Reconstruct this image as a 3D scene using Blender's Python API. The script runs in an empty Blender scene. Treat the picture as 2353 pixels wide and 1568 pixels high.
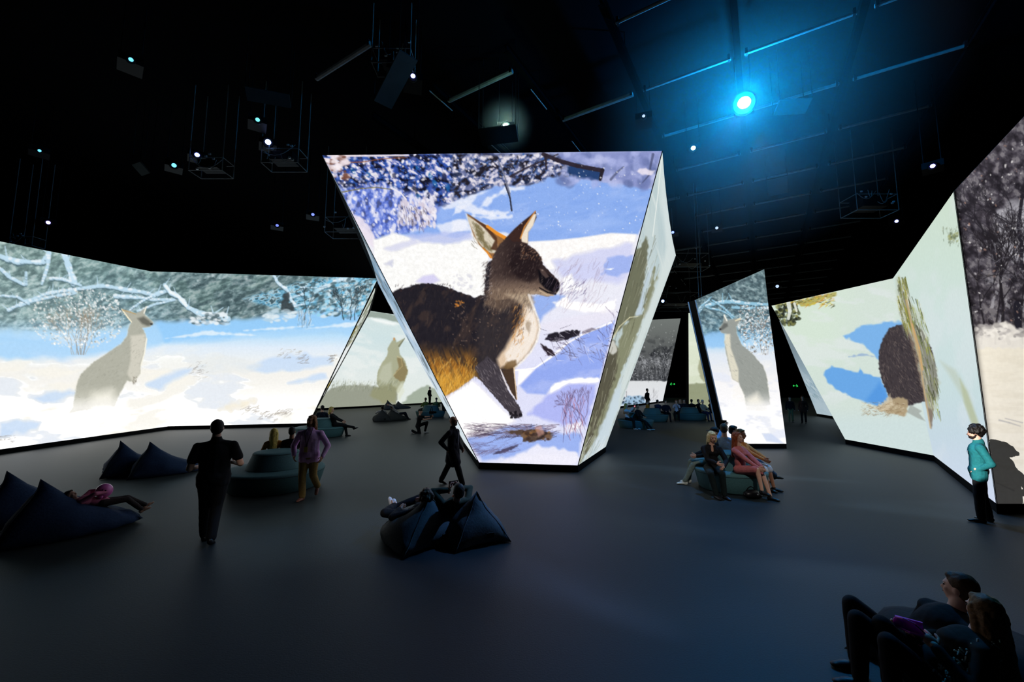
import bpy, bmesh, math, random
import numpy as np
from mathutils import Vector, Matrix

# ------------------------------------------------------------------ camera, world, exposure
W_IMG, H_IMG = 2353.0, 1568.0
FOC = 940.0                                   # focal length in pixels of a 2353 px wide frame
PITCH = math.radians(5.95)
CAM = np.array([0.0, 0.0, 2.35])
scene = bpy.context.scene
COL = scene.collection
cam_data = bpy.data.cameras.new('camera')
cam_data.sensor_width = 36.0
cam_data.lens = 36.0 * FOC / W_IMG
cam_data.clip_start = 0.05
cam_data.clip_end = 400
cam = bpy.data.objects.new('camera', cam_data)
COL.objects.link(cam)
cam.location = CAM
cam.rotation_euler = (math.radians(90) + PITCH, 0, 0)
scene.camera = cam
world = bpy.data.worlds.new('world')
scene.world = world
world.use_nodes = True
world.node_tree.nodes['Background'].inputs[0].default_value = (0.004, 0.006, 0.009, 1)
world.node_tree.nodes['Background'].inputs[1].default_value = 0.1
scene.view_settings.view_transform = 'Standard'
scene.view_settings.look = 'None'
scene.view_settings.exposure = 0.0
scene.view_settings.gamma = 1.0
scene.view_settings.use_curve_mapping = False
scene.cycles.use_denoising = True
scene.cycles.use_adaptive_sampling = True
scene.cycles.adaptive_threshold = 0.03
scene.cycles.max_bounces = 4
scene.cycles.diffuse_bounces = 2
scene.cycles.glossy_bounces = 2
scene.cycles.volume_bounces = 0
scene.cycles.sample_clamp_indirect = 3.0
scene.cycles.sample_clamp_direct = 0.0

FWD = np.array([0, math.cos(PITCH), math.sin(PITCH)])
UPV = np.array([0, -math.sin(PITCH), math.cos(PITCH)])
RIGHT = np.array([1.0, 0, 0])

def ray(px, py):
    return FWD * FOC + RIGHT * (px - W_IMG / 2) + UPV * (H_IMG / 2 - py)
def at_z(px, py, z=0.0):                      # the point of the place at height z seen at a pixel
    d = ray(px, py)
    return CAM + d * (z - CAM[2]) / d[2]
def at_y(px, py, y):
    d = ray(px, py)
    return CAM + d * (y - CAM[1]) / d[1]
def at_plane(px, py, p0, n):
    d = ray(px, py)
    return CAM + d * (np.dot(p0 - CAM, n) / np.dot(d, n))
def to_px(P):
    P = np.asarray(P, float) - CAM
    zc = P @ FWD
    return np.stack([W_IMG / 2 + FOC * (P @ RIGHT) / zc, H_IMG / 2 - FOC * (P @ UPV) / zc], -1)
def nrm(v):
    v = np.asarray(v, float)
    return v / max(1e-9, np.linalg.norm(v))
def vplane(a, b):                              # upright plane through two points: (point, normal)
    d = b - a
    return a, nrm([-d[1], d[0], 0])
def plane3(a, b, c):
    return a, nrm(np.cross(b - a, c - a))
PLINTH_H = 0.18

# lights the hall has: the big ceiling projector, and the projector that throws the picture on the right-hand wall
PROJ = at_z(1710, 236, 10.6)
def point_light(name, loc, power, color, radius):
    l = bpy.data.lights.new(name, 'POINT')
    l.energy = power; l.color = color; l.shadow_soft_size = radius
    o = bpy.data.objects.new(name, l); COL.objects.link(o); o.location = loc
    return o
# ------------------------------------------------------------------ materials
def lin(c):
    return tuple(((x / 255) / 12.92 if x / 255 <= 0.04045 else (((x / 255) + 0.055) / 1.055) ** 2.4) for x in c)
_mats = {}
def mat(name, rgb, rough=0.8, var=0.18, scale=18.0, bump=0.15, metal=0.0, spec=0.3, sheen=0.0):
    key = (name, tuple(rgb), rough, var, scale, bump, metal, spec)
    if key in _mats: return _mats[key]
    m = bpy.data.materials.new(name); m.use_nodes = True
    nt = m.node_tree; b = nt.nodes['Principled BSDF']
    c = lin(rgb)
    tc = nt.nodes.new('ShaderNodeTexCoord')
    nz = nt.nodes.new('ShaderNodeTexNoise'); nz.inputs['Scale'].default_value = scale; nz.inputs['Detail'].default_value = 4
    nt.links.new(tc.outputs['Object'], nz.inputs['Vector'])
    rp = nt.nodes.new('ShaderNodeValToRGB')
    rp.color_ramp.elements[0].position = 0.3; rp.color_ramp.elements[1].position = 0.7
    rp.color_ramp.elements[0].color = tuple(x * (1 - var) for x in c) + (1,)
    rp.color_ramp.elements[1].color = tuple(min(1, x * (1 + var)) for x in c) + (1,)
    nt.links.new(nz.outputs['Fac'], rp.inputs['Fac'])
    nt.links.new(rp.outputs['Color'], b.inputs['Base Color'])
    b.inputs['Roughness'].default_value = rough
    b.inputs['Metallic'].default_value = metal
    b.inputs['Specular IOR Level'].default_value = spec
    if bump:
        bp = nt.nodes.new('ShaderNodeBump'); bp.inputs['Strength'].default_value = bump; bp.inputs['Distance'].default_value = 0.01
        nt.links.new(nz.outputs['Fac'], bp.inputs['Height']); nt.links.new(bp.outputs['Normal'], b.inputs['Normal'])
    _mats[key] = m
    return m
def glow(name, rgb, strength):
    m = bpy.data.materials.new(name); m.use_nodes = True
    nt = m.node_tree; nt.nodes.remove(nt.nodes['Principled BSDF'])
    e = nt.nodes.new('ShaderNodeEmission'); e.inputs[0].default_value = lin(rgb) + (1,); e.inputs[1].default_value = strength
    nt.links.new(e.outputs[0], nt.nodes['Material Output'].inputs[0])
    return m
def picture_material(name, strength, grain=0.05, gscale=14.0, diffuse=0.0):
    """a screen face: its picture (colour attribute) with fine procedural grain, given off as light"""
    m = bpy.data.materials.new(name); m.use_nodes = True
    nt = m.node_tree; b = nt.nodes['Principled BSDF']
    at = nt.nodes.new('ShaderNodeAttribute'); at.attribute_name = 'picture'
    tc = nt.nodes.new('ShaderNodeTexCoord')
    nz = nt.nodes.new('ShaderNodeTexNoise'); nz.inputs['Scale'].default_value = gscale; nz.inputs['Detail'].default_value = 3
    nt.links.new(tc.outputs['Object'], nz.inputs['Vector'])
    mr = nt.nodes.new('ShaderNodeMapRange'); mr.inputs['From Min'].default_value = 0.25; mr.inputs['From Max'].default_value = 0.75
    mr.inputs['To Min'].default_value = 1 - grain; mr.inputs['To Max'].default_value = 1 + grain
    nt.links.new(nz.outputs['Fac'], mr.inputs['Value'])
    mx = nt.nodes.new('ShaderNodeVectorMath'); mx.operation = 'SCALE'
    nt.links.new(at.outputs['Color'], mx.inputs[0]); nt.links.new(mr.outputs[0], mx.inputs['Scale'])
    if diffuse > 0:
        nt.links.new(mx.outputs[0], b.inputs['Base Color'])
    else:
        b.inputs['Base Color'].default_value = (0.01, 0.01, 0.01, 1)
    b.inputs['Roughness'].default_value = 0.9
    b.inputs['Specular IOR Level'].default_value = 0.0
    nt.links.new(mx.outputs[0], b.inputs['Emission Color'])
    b.inputs['Emission Strength'].default_value = strength
    m.cycles.emission_sampling = 'FRONT_BACK' if strength > 0.3 else 'NONE'
    return m
M_BLACK = mat('matt_black_paint', (3, 3, 5), 0.9, 0.2, 6, 0.05, 0, 0.02)
M_CASE = mat('black_screen_casing', (7, 8, 10), 0.7, 0.2, 4, 0.05, 0, .08)
M_PLINTH = mat('black_plinth_board', (5, 6, 8), 0.8, 0.2, 4, 0.03, 0, .05)

# ------------------------------------------------------------------ objects
def new_obj(name, verts, faces, material=None, parent=None, smooth=False):
    me = bpy.data.meshes.new(name)
    me.from_pydata([tuple(map(float, v)) for v in verts], [], [tuple(map(int, f)) for f in faces])
    me.update()
    return link_mesh(name, me, material, parent, smooth)
def link_mesh(name, me, material=None, parent=None, smooth=False):
    if material: me.materials.append(material)
    if smooth: me.polygons.foreach_set('use_smooth', [True] * len(me.polygons))
    o = bpy.data.objects.new(name, me); COL.objects.link(o)
    if parent is not None: o.parent = parent
    return o
def tag(o, label=None, cat=None, group=None, kind=None):
    if label: o['label'] = label
    if cat: o['category'] = cat
    if group: o['group'] = group
    if kind: o['kind'] = kind
    return o
def thing(name, loc, label, cat, rz=0.0, group=None, scale=1.0):
    o = bpy.data.objects.new(name, None); COL.objects.link(o)
    o.empty_display_size = 0.2
    o.location = tuple(map(float, loc)); o.rotation_euler = (0, 0, rz); o.scale = (scale,) * 3
    return tag(o, label, cat, group)
def copy_tree(o, parent=None):
    c = o.copy(); COL.objects.link(c)
    if parent is not None: c.parent = parent
    for ch in list(o.children): copy_tree(ch, c)
    return c

class MB:                                      # collects simple solids into one mesh
    def __init__(s): s.v = []; s.f = []
    def add(s, V, F):
        n = len(s.v); s.v += [tuple(v) for v in V]; s.f += [tuple(i + n for i in f) for f in F]; return s
    def box(s, c, d, rz=0.0, M=None):
        V = []
        for x in (-.5, .5):
            for y in (-.5, .5):
                for z in (-.5, .5):
                    V.append(np.array([x * d[0], y * d[1], z * d[2]]))
        if rz:
            ca, sa = math.cos(rz), math.sin(rz)
            V = [np.array([v[0] * ca - v[1] * sa, v[0] * sa + v[1] * ca, v[2]]) for v in V]
        if M is not None: V = [M @ v for v in V]
        V = [v + np.asarray(c, float) for v in V]
        return s.add(V, [(0, 1, 3, 2), (4, 6, 7, 5), (0, 4, 5, 1), (2, 3, 7, 6), (0, 2, 6, 4), (1, 5, 7, 3)])
    def tube(s, pts, r, seg=8, r1=None, closed=False):
        pts = [np.asarray(p, float) for p in pts]; n = len(pts); V = []; F = []
        for i, p in enumerate(pts):
            t = nrm(pts[(i + 1) % n if closed else min(i + 1, n - 1)] - pts[(i - 1) % n if closed else max(i - 1, 0)])
            a = np.array([0, 0, 1.0]) if abs(t[2]) < 0.9 else np.array([1.0, 0, 0])
            u = nrm(np.cross(t, a)); w = np.cross(t, u)
            rr = r if r1 is None else r + (r1 - r) * i / max(1, n - 1)
            for k in range(seg):
                an = 2 * math.pi * k / seg
                V.append(p + (u * math.cos(an) + w * math.sin(an)) * rr)
        m = n if closed else n - 1
        for i in range(m):
            j = (i + 1) % n
            for k in range(seg):
                k2 = (k + 1) % seg
                F.append((i * seg + k, i * seg + k2, j * seg + k2, j * seg + k))
        if not closed:
            F.append(tuple(range(seg))[::-1]); F.append(tuple((n - 1) * seg + k for k in range(seg)))
        return s.add(V, F)
    def lathe(s, prof, seg=48, c=(0, 0, 0), sx=1, sy=1):
        V = []; F = []; n = len(prof)
        for r, z in prof:
            for k in range(seg):
                a = 2 * math.pi * k / seg
                V.append((c[0] + r * math.cos(a) * sx, c[1] + r * math.sin(a) * sy, c[2] + z))
        for i in range(n - 1):
            for k in range(seg):
                k2 = (k + 1) % seg
                F.append((i * seg + k, i * seg + k2, (i + 1) * seg + k2, (i + 1) * seg + k))
        F.append(tuple(range(seg))[::-1]); F.append(tuple((n - 1) * seg + k for k in range(seg)))
        return s.add(V, F)
    def cap(s, p0, r0, p1, r1, seg=12, rings=4, flat=None):
        p0 = np.asarray(p0, float); p1 = np.asarray(p1, float)
        t = nrm(p1 - p0) if np.linalg.norm(p1 - p0) > 1e-6 else np.array([0, 0, 1.0])
        a = np.array([0, 0, 1.0]) if abs(t[2]) < 0.9 else np.array([1.0, 0, 0])
        u = nrm(np.cross(t, a)); w = np.cross(t, u); V = []; F = []
        rows = [(p0, r0, -math.cos(math.pi / 2 * i / rings), math.sin(math.pi / 2 * i / rings)) for i in range(0, rings + 1)]
        rows += [(p1, r1, math.sin(math.pi / 2 * i / rings), math.cos(math.pi / 2 * i / rings)) for i in range(0, rings + 1)]
        rows = [(p, r, h, max(q, 0.02)) for p, r, h, q in rows]
        for p, r, h, q in rows:
            for k in range(seg):
                an = 2 * math.pi * k / seg
                V.append(p + t * h * r + (u * math.cos(an) + w * math.sin(an)) * r * q)
        for i in range(len(rows) - 1):
            for k in range(seg):
                k2 = (k + 1) % seg
                F.append((i * seg + k, i * seg + k2, (i + 1) * seg + k2, (i + 1) * seg + k))
        F.append(tuple(range(seg))[::-1]); F.append(tuple((len(rows) - 1) * seg + k for k in range(seg)))
        return s.add(V, F)
    def ell(s, c, rad, A=None, seg=16, rings=10):
        V = []; F = []
        A = np.eye(3) if A is None else A
        for i in range(rings + 1):
            th = math.pi * (i + 0.001) / (rings + 0.002)
            for k in range(seg):
                ph = 2 * math.pi * k / seg
                d = np.array([rad[0] * math.sin(th) * math.cos(ph), rad[1] * math.sin(th) * math.sin(ph), rad[2] * math.cos(th)])
                V.append(np.asarray(c, float) + A @ d)
        for i in range(rings):
            for k in range(seg):
                k2 = (k + 1) % seg
                F.append((i * seg + k, (i + 1) * seg + k, (i + 1) * seg + k2, i * seg + k2))
        F.append(tuple(range(seg))); F.append(tuple(rings * seg + k for k in range(seg))[::-1])
        return s.add(V, F)
    def build(s, name, material, parent=None, smooth=False):
        return new_obj(name, s.v, s.f, material, parent, smooth)

def vnoise3(P, scale, seed):                   # smooth value noise on points, vectorised
    rng = np.random.RandomState(seed); G = rng.rand(32, 32, 32)
    Q = np.asarray(P) * scale; I = np.floor(Q).astype(int); f = Q - I; f = f * f * (3 - 2 * f)
    r = 0
    for a in (0, 1):
        for b in (0, 1):
            for c in (0, 1):
                w = (f[:, 0] if a else 1 - f[:, 0]) * (f[:, 1] if b else 1 - f[:, 1]) * (f[:, 2] if c else 1 - f[:, 2])
                r = r + w * G[(I[:, 0] + a) % 32, (I[:, 1] + b) % 32, (I[:, 2] + c) % 32]
    return r * 2 - 1
def skin_over(mb, name, material, parent, voxel, smooth=3, wrinkle=0.0, wscale=9.0, seed=1, extra=None, dec=None):
    """one continuous surface over the collected solids"""
    me = bpy.data.meshes.new('tmp'); me.from_pydata([tuple(map(float, v)) for v in mb.v], [], mb.f); me.update()
    o = bpy.data.objects.new('tmp', me); COL.objects.link(o)
    r = o.modifiers.new('r', 'REMESH'); r.mode = 'VOXEL'; r.voxel_size = voxel; r.adaptivity = 0.0
    if smooth:
        sm = o.modifiers.new('s', 'SMOOTH'); sm.iterations = smooth; sm.factor = 0.5
    dg = bpy.context.evaluated_depsgraph_get()
    m2 = bpy.data.meshes.new_from_object(o.evaluated_get(dg))
    bpy.data.objects.remove(o); bpy.data.meshes.remove(me)
    n = len(m2.vertices); co = np.empty(n * 3); m2.vertices.foreach_get('co', co); co = co.reshape(-1, 3)
    if wrinkle and n:
        no = np.empty(n * 3); m2.vertices.foreach_get('normal', no); no = no.reshape(-1, 3)
        w = vnoise3(co * np.array([1, 1, .55]) + 7, wscale, seed) + 0.5 * vnoise3(co * np.array([.7, .7, 1]) + 3, wscale * 2.3, seed + 1)
        co = co + no * (w * wrinkle)[:, None]
        m2.vertices.foreach_set('co', co.ravel())
    if extra is not None and extra.v:
        F = [tuple(p.vertices) for p in m2.polygons] + [tuple(i + n for i in f) for f in extra.f]
        V = [tuple(c) for c in co] + [tuple(map(float, v)) for v in extra.v]
        bpy.data.meshes.remove(m2)
        m2 = bpy.data.meshes.new(name); m2.from_pydata(V, [], F)
    m2.name = name; m2.update()
    return link_mesh(name, m2, material, parent, True)

# ------------------------------------------------------------------ painting canvases (pictures shown on the screens)
def vnoise(X, Y, sx, sy, seed, ang=0.0):
    if ang:
        c, s_ = math.cos(ang), math.sin(ang); X, Y = X * c + Y * s_, -X * s_ + Y * c
    rng = np.random.RandomState(seed); G = rng.rand(128, 128)
    u = X / sx; v = Y / sy; i = np.floor(u).astype(int); j = np.floor(v).astype(int)
    fu = u - i; fv = v - j; fu = fu * fu * (3 - 2 * fu); fv = fv * fv * (3 - 2 * fv)
    g = lambda a, b: G[a % 128, b % 128]
    return (g(i, j) * (1 - fu) + g(i + 1, j) * fu) * (1 - fv) + (g(i, j + 1) * (1 - fu) + g(i + 1, j + 1) * fu) * fv
def fbm(X, Y, sx, sy, seed, ang=0.0, o=4):
    r = 0; a = 1; t = 0
    for k in range(o):
        r = r + a * vnoise(X, Y, sx / 2 ** k, sy / 2 ** k, seed + 17 * k, ang); t += a; a *= 0.55
    return r / t
def sstep(a, b, x):
    t = np.clip((x - a) / (b - a), 0, 1); return t * t * (3 - 2 * t)

class Canvas:
    def __init__(s, x0, y0, x1, y1):
        s.x0, s.y0 = int(x0), int(y0); s.w, s.h = int(x1 - x0), int(y1 - y0)
        s.Y, s.X = np.mgrid[0:s.h, 0:s.w].astype(float); s.X += s.x0; s.Y += s.y0
        s.C = np.zeros((s.h, s.w, 3)); s.rng = random.Random(int(x0 * 7 + y0))
    def rows(s, stops):                         # vertical colour stops [(y, rgb)]
        ys = [a for a, _ in stops]
        for k in range(3): s.C[..., k] = np.interp(s.Y, ys, [c[k] for _, c in stops])
    def blend(s, mask, col, sl=None):
        C = s.C if sl is None else s.C[sl]
        col = np.asarray(col, float)
        C[...] = C * (1 - mask[..., None]) + col * mask[..., None]
    def _sl(s, xa, xb, ya, yb):
        a = max(0, int(xa - s.x0)); b = min(s.w, int(xb - s.x0) + 2); c = max(0, int(ya - s.y0)); d = min(s.h, int(yb - s.y0) + 2)
        if a >= b or c >= d: return None
        return (slice(c, d), slice(a, b))
    def mask_poly(s, pts, soft=1.5, rough=0.0, rs=6.0, seed=3):
        P = np.asarray(pts, float); pad = soft + rough + 2
        sl = s._sl(P[:, 0].min() - pad, P[:, 0].max() + pad, P[:, 1].min() - pad, P[:, 1].max() + pad)
        if sl is None: return None, None
        X = s.X[sl]; Y = s.Y[sl]; ins = np.zeros(X.shape, bool); D = np.full(X.shape, 1e9)
        for i in range(len(P)):
            (xa, ya), (xb, yb) = P[i], P[(i + 1) % len(P)]
            c = ((ya > Y) != (yb > Y))
            if yb != ya: ins ^= c & (X < (xb - xa) * (Y - ya) / (yb - ya) + xa)
            dx, dy = xb - xa, yb - ya; L = dx * dx + dy * dy + 1e-9
            t = np.clip(((X - xa) * dx + (Y - ya) * dy) / L, 0, 1)
            D = np.minimum(D, (X - xa - t * dx) ** 2 + (Y - ya - t * dy) ** 2)
        D = np.sqrt(D); sd = np.where(ins, D, -D)
        if rough: sd = sd + (vnoise(X, Y, rs, rs, seed) - 0.5) * 2 * rough
        return sl, np.clip(sd / soft + 0.5, 0, 1)
    def poly(s, pts, col, soft=1.5, alpha=1.0, rough=0.0, rs=6.0, seed=3):
        sl, m = s.mask_poly(pts, soft, rough, rs, seed)
        if sl is not None: s.blend(m * alpha, col, sl)
        return s
    def stroke(s, pts, w0, col, w1=None, alpha=1.0, soft=1.0):
        w1 = w0 if w1 is None else w1; n = len(pts) - 1
        for i in range(n):
            (xa, ya), (xb, yb) = pts[i], pts[i + 1]
            wa = w0 + (w1 - w0) * i / n; wb = w0 + (w1 - w0) * (i + 1) / n; pad = max(wa, wb) + soft + 1
            sl = s._sl(min(xa, xb) - pad, max(xa, xb) + pad, min(ya, yb) - pad, max(ya, yb) + pad)
            if sl is None: continue
            X = s.X[sl]; Y = s.Y[sl]; dx, dy = xb - xa, yb - ya; L = dx * dx + dy * dy + 1e-9
            t = np.clip(((X - xa) * dx + (Y - ya) * dy) / L, 0, 1)
            d = np.hypot(X - xa - t * dx, Y - ya - t * dy); w = (wa + (wb - wa) * t) / 2
            s.blend(np.clip((w - d) / soft + 0.5, 0, 1) * alpha, col, sl)
        return s
    def blob(s, x, y, rx, ry, col, alpha=1.0, ang=0.0, soft=0.5):
        r = max(rx, ry) * 1.3 + 1; sl = s._sl(x - r, x + r, y - r, y + r)
        if sl is None: return
        X = s.X[sl] - x; Y = s.Y[sl] - y; c, n = math.cos(ang), math.sin(ang)
        d = np.hypot((X * c + Y * n) / rx, (-X * n + Y * c) / ry)
        s.blend(np.clip((1.15 - d) / soft, 0, 1) * alpha, col, sl)
    def blobs(s, n, box, r, cols, alpha=(0.5, 1), asp=1.6, ang=None, inside=None):
        R = s.rng
        for _ in range(n):
            x = R.uniform(box[0], box[2]); y = R.uniform(box[1], box[3])
            if inside is not None and not inside(x, y): continue
            rr = R.uniform(*r); s.blob(x, y, rr * R.uniform(1, asp), rr, R.choice(cols), R.uniform(*alpha), (R.uniform(0, 3.14) if ang is None else ang + R.uniform(-.4, .4)))
    def hairs(s, n, box, L, ang, cols, w=(0.8, 1.6), alpha=(0.3, 0.8), inside=None, spread=0.35, bend=0.0):
        R = s.rng
        for _ in range(n):
            x = R.uniform(box[0], box[2]); y = R.uniform(box[1], box[3])
            if inside is not None and not inside(x, y): continue
            l = R.uniform(*L); a = (ang(x, y) if callable(ang) else ang) + R.uniform(-spread, spread)
            p = [(x, y), (x + l * .5 * math.cos(a), y + l * .5 * math.sin(a)), (x + l * .5 * math.cos(a) + l * .5 * math.cos(a + bend), y + l * .5 * math.sin(a) + l * .5 * math.sin(a + bend))]
            s.stroke(p, R.uniform(*w), R.choice(cols), 0.5, R.uniform(*alpha))
    def tree(s, x, y, L, ang, w, col, depth=5, alpha=0.9, seed=1, shrink=0.72, spread=0.5, droop=0.0):
        R = random.Random(seed)
        def go(x, y, L, a, w, d):
            if d == 0 or L < 2: return
            x2 = x + L * math.cos(a); y2 = y + L * math.sin(a)
            xm = (x + x2) / 2 + R.uniform(-.1, .1) * L; ym = (y + y2) / 2 + R.uniform(-.1, .1) * L
            s.stroke([(x, y), (xm, ym), (x2, y2)], w, col, w * .7, alpha)
            for _ in range(2 if R.random() < .6 else 3):
                go(x2, y2, L * R.uniform(shrink - .12, shrink + .1), a + R.uniform(-spread, spread) + droop, w * .66, d - 1)
        go(x, y, L, ang, w, depth)
    def mottle(s, pts, cols, sx, sy, seed, ang=0.0, alpha=1.0, soft=8):
        sl, m = s.mask_poly(pts, soft, soft * .6, 12, seed)
        if sl is None: return
        n = fbm(s.X[sl], s.Y[sl], sx, sy, seed, ang, 4); n = np.clip((n - .5) * 2.6 + .5, 0, 1) * (len(cols) - 1)
        q = np.stack([np.interp(n, range(len(cols)), [c[k] for c in cols]) for k in range(3)], -1)
        C = s.C[sl]; a = (m * alpha)[..., None]; C[...] = C * (1 - a) + q * a
    def branch(s, pts, w0, w1, col, under):
        R = s.rng; P = resample(np.array(pts, float), np.linspace(0, 1, 4 * len(pts))); n = len(P)
        for i in range(n - 1):
            t = i / n; w = (w0 + (w1 - w0) * t) * R.uniform(.7, 1.15); a = (P[i][0] + R.uniform(-.8, .8), P[i][1] + R.uniform(-1, 1)); b = (P[i + 1][0], P[i + 1][1])
            s.stroke([(a[0], a[1] + w * .45), (b[0], b[1] + w * .45)], w * .7, under, None, .6, 2)
            s.stroke([a, b], w, col, None, .9, 2.2)
            if R.random() < .5: s.blob(a[0], a[1] - w * .2, w * .6, w * .35, (246, 250, 252), .7)
            if R.random() < .35:
                an = R.uniform(-2.6, -.5); s.stroke([a, (a[0] + w * 2.2 * math.cos(an), a[1] + w * 2.2 * math.sin(an))], w * .35, col, w * .15, .8)
    def sample(s, PX):
        x = np.clip(PX[:, 0] - s.x0, 0, s.w - 1.001); y = np.clip(PX[:, 1] - s.y0, 0, s.h - 1.001)
        i = x.astype(int); j = y.astype(int); fx = (x - i)[:, None]; fy = (y - j)[:, None]; C = s.C
        c = (C[j, i] * (1 - fx) + C[j, i + 1] * fx) * (1 - fy) + (C[j + 1, i] * (1 - fx) + C[j + 1, i + 1] * fx) * fy
        c = np.clip(c / 255, 0, 1)
        return np.where(c <= 0.04045, c / 12.92, ((c + 0.055) / 1.055) ** 2.4)
def inpoly(pts):
    P = list(pts)
    def f(x, y):
        r = False
        for i in range(len(P)):
            (xa, ya), (xb, yb) = P[i], P[(i + 1) % len(P)]
            if (ya > y) != (yb > y) and x < (xb - xa) * (y - ya) / (yb - ya) + xa: r = not r
        return r
    return f

def resample(poly, t):
    P = np.asarray(poly, float); d = np.r_[0, np.cumsum(np.linalg.norm(np.diff(P, axis=0), axis=1))]; d /= d[-1]
    return np.stack([np.interp(t, d, P[:, k]) for k in range(P.shape[1])], -1)
def screen_face(name, left, right, nu, nv, canvas, material, parent, origin, gain=0.4):
    """a fine-meshed flat face between two edge lines (3D points, top to bottom), its picture stored on it"""
    t = np.linspace(0, 1, nv); Lp = resample(left, t); Rp = resample(right, t); s = np.linspace(0, 1, nu)
    G = Lp[:, None, :] * (1 - s)[None, :, None] + Rp[:, None, :] * s[None, :, None]
    V = G.reshape(-1, 3); col = canvas.sample(to_px(V))
    if gain: col = col * (1 + gain * sstep(.86, 1.0, col.min(1))[:, None])      # the bright snow is brighter than the camera could record
    idx = np.arange(nu * nv).reshape(nv, nu)
    F = np.stack([idx[:-1, :-1], idx[1:, :-1], idx[1:, 1:], idx[:-1, 1:]], -1).reshape(-1, 4)
    me = bpy.data.meshes.new(name)
    me.vertices.add(len(V)); me.vertices.foreach_set('co', (V - origin).ravel())
    me.loops.add(F.size); me.loops.foreach_set('vertex_index', F.ravel().astype(np.int32))
    me.polygons.add(len(F)); me.polygons.foreach_set('loop_start', np.arange(0, F.size, 4, dtype=np.int32))
    me.update(calc_edges=True)
    a = me.attributes.new('picture', 'FLOAT_COLOR', 'POINT')
    a.data.foreach_set('color', np.concatenate([col, np.ones((len(V), 1))], 1).astype(np.float32).ravel())
    me.validate()
    return link_mesh(name, me, material, parent)
def slab(name, ring, depth_vec, material, parent, origin, gap=0.01):
    """a solid body behind a face: ring of 3D points pushed back along depth_vec"""
    dv = np.asarray(depth_vec, float); g = nrm(dv) * gap; n = len(ring)
    V = [p + g - origin for p in ring] + [p + dv - origin for p in ring]
    F = [tuple(range(n)), tuple(range(n, 2 * n))[::-1]] + [(i, i + n, (i + 1) % n + n, (i + 1) % n) for i in range(n)]
    o = new_obj(name, V, F, material, parent)
    bm = bmesh.new(); bm.from_mesh(o.data); bmesh.ops.recalc_face_normals(bm, faces=bm.faces); bm.to_mesh(o.data); bm.free()
    return o
# ------------------------------------------------------------------ the pictures
def Z(ox, oy, s): return lambda pts: [(ox + x / s, oy + y / s) for x, y in pts]
A1 = Z(730, 340, 4.1275); A2 = Z(1040, 340, 4.126); A3 = Z(890, 640, 3.485); ZL = Z(0, 540, 3.015)
ZM = Z(560, 600, 3.92); ZB = Z(700, 620, 3.92); ZS = Z(1540, 600, 2.8); ZR = Z(1760, 560, 2.904); ZT = Z(2040, 250, 2.85); ZE = Z(1310, 340, 2.117); ZK = Z(1380, 700, 4.9)
WHITE = (250, 250, 250)

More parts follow.
